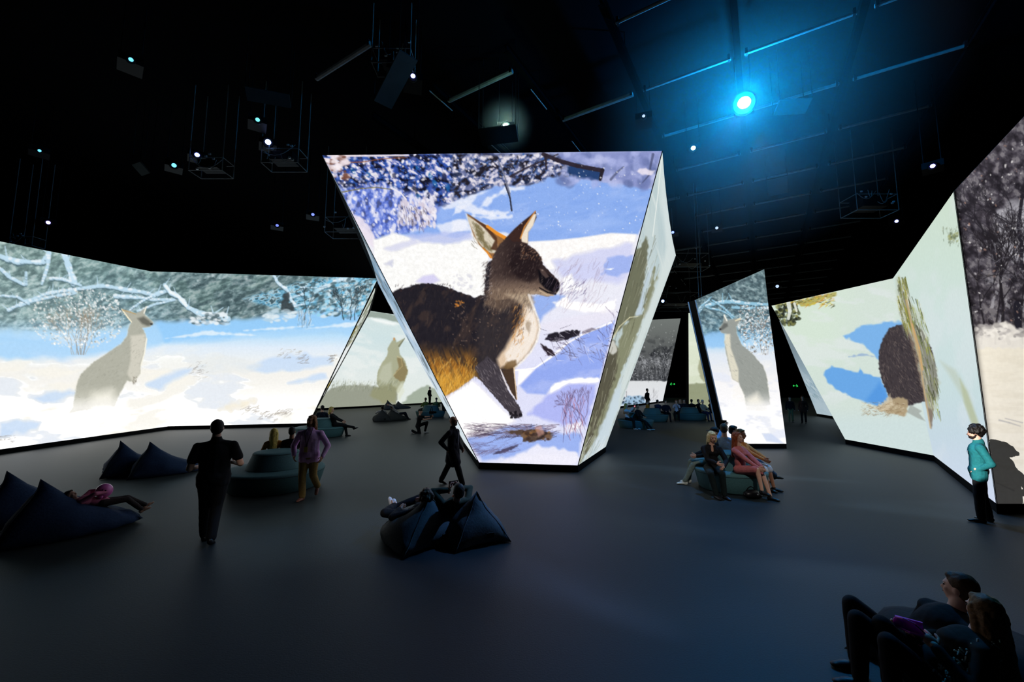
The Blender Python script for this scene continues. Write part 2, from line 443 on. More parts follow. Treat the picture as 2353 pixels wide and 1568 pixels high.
def picture_front():
    c = Canvas(725, 335, 1545, 1085)
    c.rows([(340, (150, 160, 205)), (480, (205, 215, 245)), (560, (238, 238, 246)), (700, (236, 236, 248)), (850, (225, 226, 250)), (1080, (226, 228, 250))])
    X, Y = c.X, c.Y
    n1 = fbm(X, Y, 60, 26, 5, -0.25); n2 = fbm(X, Y, 26, 12, 9, -0.3)
    # blue snow slope behind the head
    slope = A1([(560, 850), (700, 700), (1000, 500), (1180, 540), (1260, 510), (1400, 450), (1650, 380)]) + A2([(400, 360), (730, 350), (900, 280), (1000, 262), (1180, 283), (1400, 320), (1600, 340), (1950, 400), (1760, 820), (1500, 808), (1200, 855), (950, 880), (720, 890), (500, 800), (180, 800)]) + [(1060, 545), (1000, 558), (930, 566), (870, 556)]
    c.poly(slope, (142, 176, 240), 5)
    sl, m = c.mask_poly(slope, 6)
    c.blend(m * sstep(.45, .7, n1[sl]) * .35, (178, 200, 248), sl)
    c.blend(m * sstep(.55, .75, n2[sl]) * .3, (120, 158, 232), sl)
    # white sun streaks on the slope
    for p in ([(0, 640), (60, 520), (220, 480), (90, 600)], [(260, 560), (330, 470), (430, 430), (330, 560)], [(380, 480), (500, 370), (690, 365), (690, 400), (560, 410)], [(40, 590), (250, 590), (530, 610), (500, 640), (250, 640)], [(150, 640), (560, 640), (560, 670), (400, 690)], [(0, 690), (130, 680), (170, 780), (0, 800)]):
        c.poly(A2(p), (236, 240, 252), 5, .85, 3, 8)
    for p in ([(1330, 560), (1450, 530), (1600, 590), (1660, 600), (1660, 640), (1400, 600)], [(1100, 730), (1400, 680), (1450, 760), (1200, 830)], [(1180, 540), (1280, 500), (1500, 430), (1640, 400), (1400, 520), (1200, 590)]):
        c.poly(A1(p), (240, 242, 252), 6, .8, 3, 9)
    c.poly(A2([(900, 700), (1500, 660), (1700, 720), (1400, 760)]), (160, 190, 246), 10, .5)
    # frosted bushes, upper left
    c.poly(A1([(330, 640), (440, 760), (550, 850), (640, 820), (800, 760), (1000, 780), (1120, 640), (1180, 540), (900, 380), (200, 380)]), (128, 148, 218), 8)
    left_bush = A1([(20, 60), (1660, 60), (1660, 370), (1400, 450), (1260, 510), (1180, 545), (1050, 520), (880, 420), (600, 350), (300, 400), (150, 330)])
    c.poly(left_bush, (44, 58, 112), 8, 1, 4, 14)
    c.mottle(left_bush, [(20, 20, 34), (30, 34, 62), (46, 66, 140), (40, 90, 170), (92, 104, 180), (190, 190, 228), (252, 246, 250)], 13, 9, 71, .5, .9)
    inb = inpoly(left_bush)
    c.blobs(200, (735, 352, 1150, 475), (2, 7), [(30, 34, 62), (24, 26, 44), (52, 84, 178), (28, 96, 160), (92, 104, 170), (70, 110, 205), (38, 40, 66)], (.4, .9), 2.0, 1.2, inb)
    c.blobs(420, (735, 352, 1150, 480), (.6, 3.6), [(238, 236, 250), (250, 246, 250), (205, 205, 236), (228, 214, 222)], (.5, 1), 1.7, None, inb)
    lb = inpoly(A1([(200, 380), (600, 340), (900, 430), (1100, 560), (1120, 700), (1000, 780), (640, 840), (560, 860), (440, 760), (330, 640)]))
    c.mottle(A1([(200, 380), (600, 340), (900, 430), (1100, 560), (1120, 700), (1000, 780), (640, 840), (560, 860), (440, 760), (330, 640)]), [(66, 74, 120), (74, 98, 196), (120, 142, 226), (176, 186, 238), (246, 242, 250)], 9, 15, 73, .2, .8)
    c.blobs(110, (770, 420, 1010, 550), (1, 5), [(70, 92, 190), (100, 130, 226), (60, 72, 130), (150, 165, 230), (110, 140, 228)], (.4, .8), 2, 1.3, lb)
    c.blobs(200, (770, 420, 1010, 550), (1.2, 4), [(242, 240, 250), (220, 222, 246)], (.5, 1), 2.2, 1.2, lb)
    # frost-laden shrub, bright
    c.blobs(150, (915, 455, 1000, 520), (2, 5), [(245, 240, 246), (232, 228, 242), (215, 205, 220)], (.6, 1), 2.4, 1.3)
    c.hairs(60, (918, 470, 985, 520), (8, 20), 1.4, [(70, 55, 60), (120, 110, 140), (90, 80, 96)], (1, 2.2))
    # orange-brown twigs top left
    c.stroke(A1([(60, 110), (200, 140), (420, 135), (600, 105), (850, 90)]), 3, (150, 90, 60), 2, .8)
    c.stroke(A1([(100, 70), (350, 75), (860, 70)]), 6, (240, 228, 232), 4, .9)
    c.blobs(60, (745, 358, 800, 410), (3, 7), [(250, 240, 244), (236, 222, 228), (120, 78, 66)], (.6, 1), 2.4, 0.1)
    c.stroke(A1([(230, 420), (420, 385), (560, 375), (700, 395)]), 3, (120, 110, 60), 2, .8)
    c.stroke(A1([(700, 380), (790, 430), (840, 490)]), 5, (240, 236, 244), 3, .9)
    c.poly(A1([(290, 620), (380, 640), (500, 740), (545, 850), (540, 960), (470, 900), (380, 740)]), (238, 228, 240), 5, .9, 3, 8)
    # right-hand dark bushes and branches above the slope
    rb = A2([(200, 60), (1000, 60), (1200, 290), (1000, 262), (900, 280), (800, 330), (730, 350), (400, 360), (0, 500), (0, 60)])
    c.poly(rb, (70, 74, 100), 6, .85, 4, 12)
    c.mottle(rb, [(30, 26, 34), (50, 48, 62), (58, 84, 140), (110, 120, 166), (196, 194, 216), (244, 238, 244)], 11, 8, 75, -.6, .9)
    c.blobs(130, (1040, 352, 1330, 450), (1.5, 6), [(40, 38, 50), (28, 28, 40), (110, 118, 160), (56, 98, 170), (96, 104, 150), (30, 40, 70)], (.5, .9), 2, None, inpoly(rb))
    c.blobs(170, (1040, 352, 1330, 445), (.7, 3.8), [(236, 232, 242), (210, 206, 226), (235, 225, 230)], (.5, 1), 1.8, None, inpoly(rb))
    c.poly(A2([(1000, 58), (1985, 30), (1850, 400), (1600, 340), (1400, 320), (1180, 285)]), (136, 146, 200), 6, .9)
    c.blobs(110, (1290, 350, 1510, 425), (4, 12), [(160, 170, 220), (118, 130, 184), (176, 184, 232), (190, 196, 236), (96, 110, 160)], (.3, .7), 2.2)
    c.poly(A2([(1080, 170), (1180, 150), (1420, 240), (1380, 300), (1180, 280), (1090, 230)]), (34, 62, 110), 6, .95, 3, 9)
    c.stroke(A2([(860, 60), (1000, 120), (1180, 170), (1420, 215)]), 9, (46, 38, 48), 10, .95)
    c.stroke(A2([(1420, 210), (1400, 300)]), 9, (40, 34, 42), 7, .95)
    c.stroke(A2([(550, 270), (700, 190), (860, 120), (1000, 60)]), 5, (50, 44, 56), 3, .9)
    c.stroke(A2([(880, 70), (890, 200)]), 7, (46, 38, 46), 4, .9)
    c.stroke(A2([(1500, 300), (1560, 230), (1620, 180)]), 6, (90, 96, 128), 3, .8)
    c.stroke(A2([(1900, 60), (1860, 260), (1800, 330)]), 6, (70, 76, 108), 2, .7)
    c.poly(A2([(1740, 220), (1800, 190), (1920, 215), (1880, 260), (1780, 250)]), (236, 228, 240), 4, .9, 2, 7)
    c.stroke(A2([(430, 110), (490, 260), (540, 430), (560, 595)]), 2.5, (120, 122, 140), 4, .95)
    c.stroke(A2([(500, 350), (545, 480), (560, 595)]), 3.5, (44, 48, 66), 3.5, .95)
    # bright snow middle
    c.poly([(858, 552), (905, 535), (960, 548), (1010, 540), (1060, 552), (1118, 556), (1130, 700), (1091, 684), (1062, 674), (1033, 663), (1013, 656), (985, 651), (956, 654), (933, 661), (900, 672), (860, 590)], (246, 245, 243), 6)
    c.poly(A1([(820, 830), (1180, 800), (1450, 790), (1470, 850), (1280, 910), (1000, 900)]), (186, 196, 240), 8, .8, 3, 12)
    c.poly(A1([(620, 960), (720, 910), (900, 870), (1000, 900), (700, 980)]), (206, 208, 240), 6, .6, 3, 12)
    c.poly(A1([(630, 1100), (720, 1060), (710, 1130)]), (200, 202, 226), 5, .7, 2, 6)
    c.poly(A1([(930, 1270), (1000, 1215), (1100, 1200), (1160, 1260), (1060, 1300)]), (206, 200, 246), 6, .7)
    c.blobs(24, (1040, 630, 1085, 665), (1.5, 4), [(215, 214, 228)], (.3, .6), 2)
    c.poly([(1214, 556), (1270, 553), (1331, 547), (1404, 536), (1462, 539), (1440, 640), (1380, 600), (1260, 620), (1240, 590)], (248, 245, 243), 4)
    c.poly([(1270, 600), (1360, 575), (1455, 560), (1445, 645), (1400, 650), (1300, 640)], (200, 204, 246), 12, .7, 6, 20)
    c.poly(A2([(1460, 1040), (1720, 1010), (1680, 1180), (1560, 1230), (1420, 1200)]), (150, 174, 240), 6, .8, 4, 10)
    c.poly(A2([(1440, 1150), (1530, 1140), (1500, 1160)]), WHITE, 2)
    c.poly(A2([(1030, 1240), (1130, 1190), (1160, 1300), (1250, 1340), (1050, 1370)]), (246, 246, 250), 5)
    # lower right snow, white and blue
    c.poly(A3([(1150, 150), (1210, 130), (1300, 110), (1450, 150), (1250, 300), (1210, 380), (1180, 250)]), (150, 178, 240), 8, .95)
    c.poly(A3([(1330, 190), (1440, 140), (1460, 190), (1700, 210), (1830, 170), (1820, 290), (1560, 270), (1350, 220)]), (250, 247, 248), 6, 1, 3, 8)
    c.poly(A3([(1220, 370), (1500, 300), (1850, 250), (1800, 340), (1600, 420), (1300, 440)]), (236, 232, 246), 10, .8)
    lower = A3([(1560, 440), (1820, 340), (1700, 800), (1560, 800), (1400, 820), (1310, 870), (1270, 930), (1120, 920), (1060, 860), (1180, 730), (1280, 660), (1380, 600), (1480, 480)])
    c.poly(lower, (150, 172, 242), 6); sl, m = c.mask_poly(lower, 8)
    c.blend(m * sstep(.5, .75, n1[sl]) * .5, (188, 200, 248), sl)
    c.stroke(A3([(1000, 740), (1180, 720), (1300, 640), (1440, 520), (1560, 450), (1800, 350)]), 3, (252, 250, 252), 5, .9)
    c.poly(A3([(1050, 730), (1180, 730), (1060, 850), (1040, 860)]), (250, 246, 250), 4)
    c.poly(A3([(1310, 880), (1340, 840), (1480, 800), (1700, 800), (1680, 850), (1480, 840), (1420, 870), (1300, 930)]), (252, 250, 252), 5, 1, 2, 7)
    l2 = A3([(1200, 1010), (1300, 930), (1450, 850), (1680, 840), (1600, 1180), (1400, 1180), (1240, 1120), (1130, 1090)])
    c.poly(l2, (174, 182, 246), 8, .9, 3, 12)
    c.poly(A3([(640, 1290), (900, 1180), (1150, 1180), (1380, 1240), (1560, 1240), (1540, 1420), (1240, 1400), (760, 1460)]), (150, 176, 242), 8, .9, 3, 12)
    c.poly(A3([(1420, 1180), (1580, 1130), (1560, 1200), (1480, 1220)]), (246, 244, 252), 6, .9, 3, 9)
    c.poly(A3([(1080, 1400), (1200, 1340), (1330, 1350), (1530, 1400), (1520, 1500), (900, 1480)]), (242, 240, 252), 7, .95, 4, 12)
    # hind gold fur and body
    body = [(1130, 597), (1120, 607), (1116, 624), (1115, 650), (1113, 677), (1091, 684), (1062, 674), (1033, 663), (1013, 656), (985, 651), (956, 654), (933, 661), (907, 668), (880, 690), (900, 760), (960, 900), (1022, 912), (1051, 895), (1074, 878), (1091, 864), (1108, 878), (1125, 898), (1145, 921), (1163, 941), (1177, 956), (1191, 960), (1200, 953), (1194, 936), (1183, 921), (1168, 898), (1157, 872), (1150, 850), (1165, 881), (1177, 904), (1187, 920), (1186, 892), (1181, 867), (1180, 846), (1203, 826), (1220, 806), (1233, 783), (1239, 755), (1237, 735), (1229, 715), (1217, 680)]
    c.poly(body, (36, 33, 40), 2.2, 1, 1.6, 4)
    inbody = inpoly(body); bs, bm = c.mask_poly(body, 2, 1, 4)
    nb = fbm(X, Y, 16, 34, 31, 0.5)
    c.blend(bm * sstep(.5, .72, nb[bs]) * .38, (92, 70, 58), bs)
    c.blend(bm * sstep(780, 850, Y[bs]) * sstep(1105, 1070, X[bs]) * (.35 + .6 * sstep(.3, .6, fbm(X, Y, 5, 26, 8, -0.35)[bs])), (176, 116, 44), bs)
    c.blend(bm * sstep(835, 880, Y[bs]) * sstep(1112, 1080, X[bs]) * .85, (226, 166, 62), bs)
    c.blend(bm * sstep(1085, 1110, X[bs]) * sstep(700, 740, Y[bs]) * .25, (96, 84, 78), bs)
    c.hairs(900, (905, 655, 1180, 890), (6, 18), lambda x, y: 1.9 - (y - 650) / 260 * 0.4, [(24, 22, 28), (70, 58, 52), (110, 88, 70), (52, 46, 50), (28, 26, 32)], (.7, 1.5), (.15, .45), inbody)
    c.hairs(340, (985, 820, 1100, 905), (8, 22), 1.95, [(150, 92, 30), (232, 178, 80), (90, 58, 30), (250, 205, 110)], (.8, 1.6), (.3, .7), inbody)
    c.hairs(60, (905, 654, 1035, 670), (3, 6), -1.0, [(30, 26, 34), (60, 40, 40)], (1, 1.6), (.6, 1), None)
    c.blobs(70, (1030, 690, 1150, 800), (.8, 2), [(150, 120, 100), (180, 150, 130)], (.2, .6), 2, None, inbody)
    c.blobs(14, (1045, 690, 1068, 706), (1, 2.5), [(220, 140, 60)], (.5, .9), 2)
    c.poly([(1028, 912), (1051, 897), (1085, 874), (1100, 885), (1150, 935), (1185, 968), (1120, 1000), (1060, 1005), (1020, 930)], (252, 248, 246), 9, .9)
    # white chest
    chest = [(1191, 689), (1200, 703), (1201, 717), (1197, 737), (1188, 752), (1177, 769), (1168, 785), (1160, 801), (1150, 813), (1142, 826), (1148, 847), (1160, 842), (1181, 844), (1203, 826), (1220, 806), (1233, 783), (1240, 755), (1237, 735), (1229, 715), (1217, 680)]
    c.poly(chest, (228, 202, 174), 9, .98); c.poly([(a + 10, b) for a, b in chest[1:9]] + [(1165, 835), (1185, 838), (1212, 812), (1230, 780), (1236, 752), (1226, 712), (1214, 686)], (248, 238, 228), 7, .9)
    c.hairs(260, (1148, 690, 1240, 850), (5, 12), 2.0, [(255, 250, 244), (210, 170, 120), (236, 214, 186)], (.7, 1.5), (.2, .6), inpoly(chest))
    c.hairs(140, (1180, 690, 1206, 790), (5, 12), 2.1, [(206, 130, 52), (80, 52, 36), (230, 160, 80)], (.8, 1.6), (.4, .8))
    c.poly(A3([(1110, 340), (1150, 350), (1140, 440), (1110, 410)]), (150, 128, 104), 6, .6, 2, 5)
    c.poly(A3([(915, 720), (960, 670), (1030, 650), (1040, 700), (1000, 740)]), (120, 92, 58), 5, .85, 1, 5)
    # forelegs
    leg = [(1091, 845), (1108, 878), (1125, 898), (1145, 921), (1163, 941), (1177, 956), (1191, 960), (1200, 953), (1194, 936), (1183, 921), (1168, 898), (1157, 872), (1145, 840), (1120, 820)]
    c.poly(leg, (70, 64, 72), 2.5, .9, 1.5, 4)
    c.hairs(420, (1090, 820, 1200, 960), (6, 14), 0.9, [(34, 30, 38), (140, 130, 136), (100, 92, 98), (180, 170, 172)], (.7, 1.4), (.25, .65), inpoly(leg))
    c.poly([(1153, 852), (1165, 881), (1177, 904), (1187, 920), (1186, 892), (1181, 867), (1180, 846)], (74, 56, 44), 3, .95, 1, 4)
    c.stroke([(1181, 846), (1184, 880), (1188, 918)], 3, (236, 206, 170), 2, .9)
    c.stroke([(1150, 850), (1163, 884), (1184, 918)], 2.5, (238, 226, 220), 2, .8)
    c.blobs(16, (1172, 945, 1200, 960), (2, 4), [(28, 24, 30)], (.7, 1), 1.6)
    # head
    lear = [(1073, 491), (1079, 514), (1088, 541), (1101, 563), (1115, 576), (1125, 585), (1134, 600), (1150, 590), (1164, 560), (1164, 545), (1142, 534), (1120, 519), (1096, 507)]
    rear = [(1160, 560), (1164, 545), (1181, 527), (1200, 510), (1219, 495), (1231, 484), (1233, 500), (1224, 519), (1214, 534), (1213, 562), (1190, 575)]
    c.poly([(x + (-3 if i < 6 else 2), y) for i, (x, y) in enumerate(lear)], (252, 246, 236), 5, .8)
    c.poly(lear, (150, 106, 66), 2); c.poly([(1074, 496), (1090, 506), (1112, 522), (1134, 543), (1143, 562), (1143, 582), (1128, 582), (1110, 570), (1096, 552), (1086, 530), (1078, 512)], (216, 206, 186), 3); c.stroke([(1110, 570), (1120, 580), (1128, 592)], 4, (226, 140, 50), 5, .9)
    c.poly(A2([(190, 700), (260, 740), (300, 800), (290, 850), (330, 910), (390, 960), (370, 990), (300, 940), (240, 860)]), (110, 98, 62), 5, .8, 2, 5)
    c.hairs(70, (1082, 505, 1130, 570), (6, 14), 0.9, [(70, 62, 44), (236, 230, 216), (150, 140, 110)], (.7, 1.3), (.3, .7))
    c.poly(A2([(150, 630), (330, 745), (420, 850), (430, 980), (360, 960), (400, 880), (310, 770)]), (80, 50, 34), 3, .9)
    c.stroke(A2([(330, 745), (420, 810), (510, 860)]), 7, (238, 150, 50), 8, .95)
    c.poly(rear, (60, 40, 36), 2); c.poly([(1226, 492), (1233, 492), (1225, 519), (1214, 534), (1213, 560), (1199, 556), (1197, 545), (1206, 526)], (240, 226, 206), 3)
    c.stroke([(1230, 486), (1205, 522), (1196, 548)], 2.5, (226, 150, 70), 3, .9)
    head = [(1130, 597), (1126, 620), (1124, 650), (1124, 680), (1140, 690), (1195, 684), (1214, 677), (1234, 676), (1258, 682), (1277, 677), (1284, 668), (1287, 650), (1277, 639), (1265, 626), (1248, 609), (1244, 592), (1231, 575), (1214, 563), (1195, 556), (1180, 556), (1165, 545), (1150, 560), (1138, 580)]
    c.poly(head, (52, 40, 40), 2.2, 1, 1, 4)
    hs, hm = c.mask_poly(head, 3)
    c.blend(hm * sstep(625, 668, Y[hs]) * sstep(1272, 1240, X[hs]) * .8, (146, 122, 104), hs)
    c.blend(hm * sstep(660, 682, Y[hs]) * .7, (222, 196, 164), hs)
    c.blend(hm * sstep(1180, 1135, X[hs]) * .35, (98, 82, 76), hs)
    c.poly([(1177, 570), (1205, 562), (1230, 580), (1242, 605), (1236, 640), (1215, 650), (1190, 640), (1168, 610)], (34, 25, 28), 10, .75)
    c.poly([(1236, 620), (1262, 632), (1277, 642), (1286, 652), (1285, 668), (1272, 674), (1254, 664), (1240, 650)], (18, 16, 22), 4, .97)
    c.poly([(1240, 617), (1251, 622), (1262, 636), (1254, 640), (1243, 628)], (92, 74, 70), 3, .8)
    c.blob(1246, 621, 3, 2, (150, 130, 120), .8)
    c.stroke([(1240, 662), (1258, 672), (1276, 676)], 3, (24, 20, 24), 4, .9); c.stroke([(1240, 668), (1256, 677), (1272, 680)], 3, (206, 180, 150), 2, .8)
    c.stroke([(1286, 645), (1288, 662), (1280, 676)], 2.5, (244, 240, 240), 2, .8)
    c.hairs(560, (1115, 560, 1250, 684), (4, 9), 2.2, [(24, 20, 24), (150, 130, 118), (110, 92, 84), (60, 46, 44)], (.7, 1.2), (.2, .55), inpoly(head))
    c.hairs(100, (1195, 556, 1246, 600), (3, 6), -.8, [(200, 160, 130), (140, 96, 70)], (.8, 1.3), (.4, .8), inpoly(head))
    c.poly([(1118, 672), (1150, 664), (1200, 672), (1226, 684), (1222, 706), (1192, 700), (1150, 716), (1112, 700)], (112, 92, 78), 12, .75, 3, 6)
    c.poly([(1160, 676), (1214, 676), (1228, 694), (1216, 706), (1190, 694)], (206, 184, 156), 9, .7)
    c.hairs(300, (1114, 662, 1224, 716), (6, 13), 1.9, [(44, 36, 38), (150, 130, 112), (190, 168, 144), (90, 74, 66)], (.7, 1.3), (.25, .6))
    c.hairs(150, (1110, 600, 1132, 690), (4, 8), 2.4, [(190, 176, 170), (90, 76, 74), (60, 50, 52)], (.8, 1.6), (.4, .8))
    c.stroke([(1215, 678), (1228, 712), (1237, 735), (1240, 757), (1233, 785), (1220, 808), (1203, 828), (1184, 845)], 5, (255, 250, 244), 4, .7, 3)
    # rocks, logs, twigs and grass in the snow
    c.poly(A3([(1260, 490), (1300, 440), (1400, 430), (1460, 415), (1550, 415), (1540, 450), (1440, 490), (1330, 505)]), (38, 34, 44), 2.5, 1, 2, 5)
    c.poly(A3([(1230, 525), (1270, 545), (1330, 580), (1340, 620), (1290, 620), (1250, 570)]), (48, 38, 46), 2.5, 1, 2, 5)
    c.poly(A3([(1560, 430), (1620, 400), (1700, 400), (1560, 450)]), (130, 118, 130), 3, .8, 2, 5)
    c.hairs(110, (1240, 755, 1420, 830), (10, 30), .5, [(60, 50, 70), (245, 240, 250), (110, 96, 120)], (.8, 1.4), (.5, .9), None, 1.0)
    c.hairs(110, (1260, 590, 1400, 700), (14, 34), 2.1, [(120, 90, 100), (170, 140, 150), (170, 150, 170)], (.6, 1.0), (.25, .55), None, .35)
    c.hairs(40, (1290, 640, 1350, 690), (6, 18), 2.4, [(90, 76, 120)], (.8, 1.3), (.4, .8), None, .4)
    c.hairs(130, (1380, 700, 1470, 860), (14, 36), 1.2, [(110, 96, 130), (235, 232, 250), (90, 78, 110)], (.7, 1.2), (.35, .8), None, .6)
    for s_ in range(4): c.tree(1296 + 12 * s_, 1000 - 6 * s_, 34, -1.6 + .18 * s_, 2, (120, 104, 140), 5, .7, s_ + 5)
    c.tree(1345, 975, 34, -2.1, 2, (104, 88, 120), 5, .7, 15)
    c.hairs(260, (1100, 975, 1290, 1005), (16, 50), 3.0, [(70, 58, 84), (110, 92, 110), (60, 50, 66), (180, 165, 190)], (.8, 1.5), (.4, .9), None, .3)
    c.poly(A3([(930, 1230), (1040, 1215), (1200, 1215), (1330, 1245), (1180, 1310), (1080, 1310), (1090, 1260)]), (84, 66, 54), 3, .95, 2, 6)
    c.blobs(50, (1200, 990, 1262, 1014), (1.5, 5), [(40, 32, 38), (140, 100, 60), (120, 96, 80), (60, 44, 40)], (.5, .9), 2.2, .1)
    c.poly(A3([(1180, 1190), (1230, 1180), (1260, 1240), (1210, 1270)]), (200, 150, 140), 4, .6)
    c.poly(A3([(830, 1410), (900, 1380), (980, 1350), (1050, 1330), (1040, 1350), (960, 1390), (880, 1410)]), (70, 66, 92), 2.5, .95, 1.5, 5)
    c.hairs(80, (1085, 1015, 1200, 1040), (18, 50), 2.95, [(120, 108, 140), (90, 80, 116)], (.7, 1.2), (.3, .7), None, .25)
    c.hairs(80, (1290, 905, 1340, 1000), (14, 30), 1.4, [(60, 44, 80), (200, 120, 130)], (.7, 1.2), (.4, .8), None, .4)
    c.blobs(120, (1150, 380, 1480, 540), (.8, 1.8), [WHITE], (.3, .9), 1.3)
    c.C += (fbm(X, Y, 5, 5, 77) - .5)[..., None] * 7
    return c

def picture_side_right():                       # the return face of the sculpture: streaked olive fur on pale snow
    c = Canvas(1320, 340, 1565, 1080)
    c.rows([(340, (205, 218, 214)), (560, (196, 210, 210)), (800, (188, 204, 205)), (1080, (200, 214, 216))]); X, Y = c.X, c.Y
    edge = np.interp(Y, [347, 1070], [1522, 1328]); n = fbm(X - edge, Y, 9, 130, 4, -0.27)
    c.blend(sstep(.45, .75, n) * .5, (176, 196, 200)); c.blend(sstep(.62, .8, fbm(X, Y, 6, 90, 12, -.27)) * .5, (226, 232, 228))
    dark = ZE([(366, 425), (384, 470), (372, 560), (350, 700), (316, 830), (262, 850), (230, 900), (196, 935), (140, 1100), (212, 870), (320, 490), (345, 480)])
    c.poly(dark, (112, 114, 92), 4, 1, 3, 8)
    d2 = ZE([(414, 560), (412, 640), (434, 595), (380, 780), (330, 900), (300, 980), (250, 1090), (210, 1210), (140, 1400), (60, 1520), (36, 1545), (70, 1400), (140, 1150), (195, 930), (232, 970), (262, 870), (330, 810), (350, 810)])
    c.poly(d2, (132, 134, 106), 4, .95, 3, 8)
    c.poly(ZE([(195, 932), (215, 940), (232, 980), (228, 1080), (206, 1160), (150, 1300), (60, 1530), (140, 1160)]), (84, 80, 66), 5, .9, 3, 8)
    c.poly(ZE([(196, 935), (214, 942), (228, 985), (210, 1010), (190, 990), (170, 1040)]), (214, 214, 206), 4, .9, 2, 6)
    ins = inpoly(dark + d2[::-1])
    c.hairs(700, (1330, 540, 1515, 1065), (16, 44), 1.86, [(76, 74, 58), (160, 160, 134), (206, 206, 186), (120, 118, 92), (96, 92, 74)], (.8, 1.8), (.25, .6), None, .12)
    c.poly(ZE([(360, 700), (350, 810), (318, 825), (340, 740), (385, 600), (410, 560)]), (190, 206, 220), 5, .8)
    c.stroke(ZE([(205, 930), (240, 870), (290, 825), (330, 820)]), 3, (226, 220, 180), 2, .7)
    c.poly(ZE([(448, 20), (470, 240), (514, 520), (400, 840), (250, 1230), (170, 1460), (120, 1500), (210, 1220), (340, 880), (430, 640), (470, 480), (440, 260)]), (214, 224, 222), 10, .85)
    c.poly(ZE([(36, 1548), (120, 1430), (200, 1230), (250, 1120), (240, 1240), (172, 1455)]), (200, 216, 226), 7, .8, 3, 10)
    c.stroke(ZE([(446, 40), (428, 220), (402, 430)]), 2, (240, 244, 238), 2, .8)
    c.hairs(120, (1330, 1000, 1400, 1070), (14, 40), 2.0, [(150, 150, 124), (236, 240, 240)], (.8, 1.6), (.3, .6), None, .12)
    return c

def picture_side_left():
    c = Canvas(735, 350, 1110, 1075)
    c.rows([(340, (120, 130, 140)), (560, (110, 128, 138)), (620, (128, 160, 186)), (760, (176, 200, 222)), (900, (200, 216, 226)), (1075, (226, 236, 238))]); X, Y = c.X, c.Y
    c.blend(sstep(.5, .7, fbm(X, Y, 5, 70, 3, -0.5)) * .55, (232, 236, 240)); c.blend(sstep(.55, .75, fbm(X, Y, 4, 50, 7, -0.5)) * .6, (70, 80, 84))
    return c

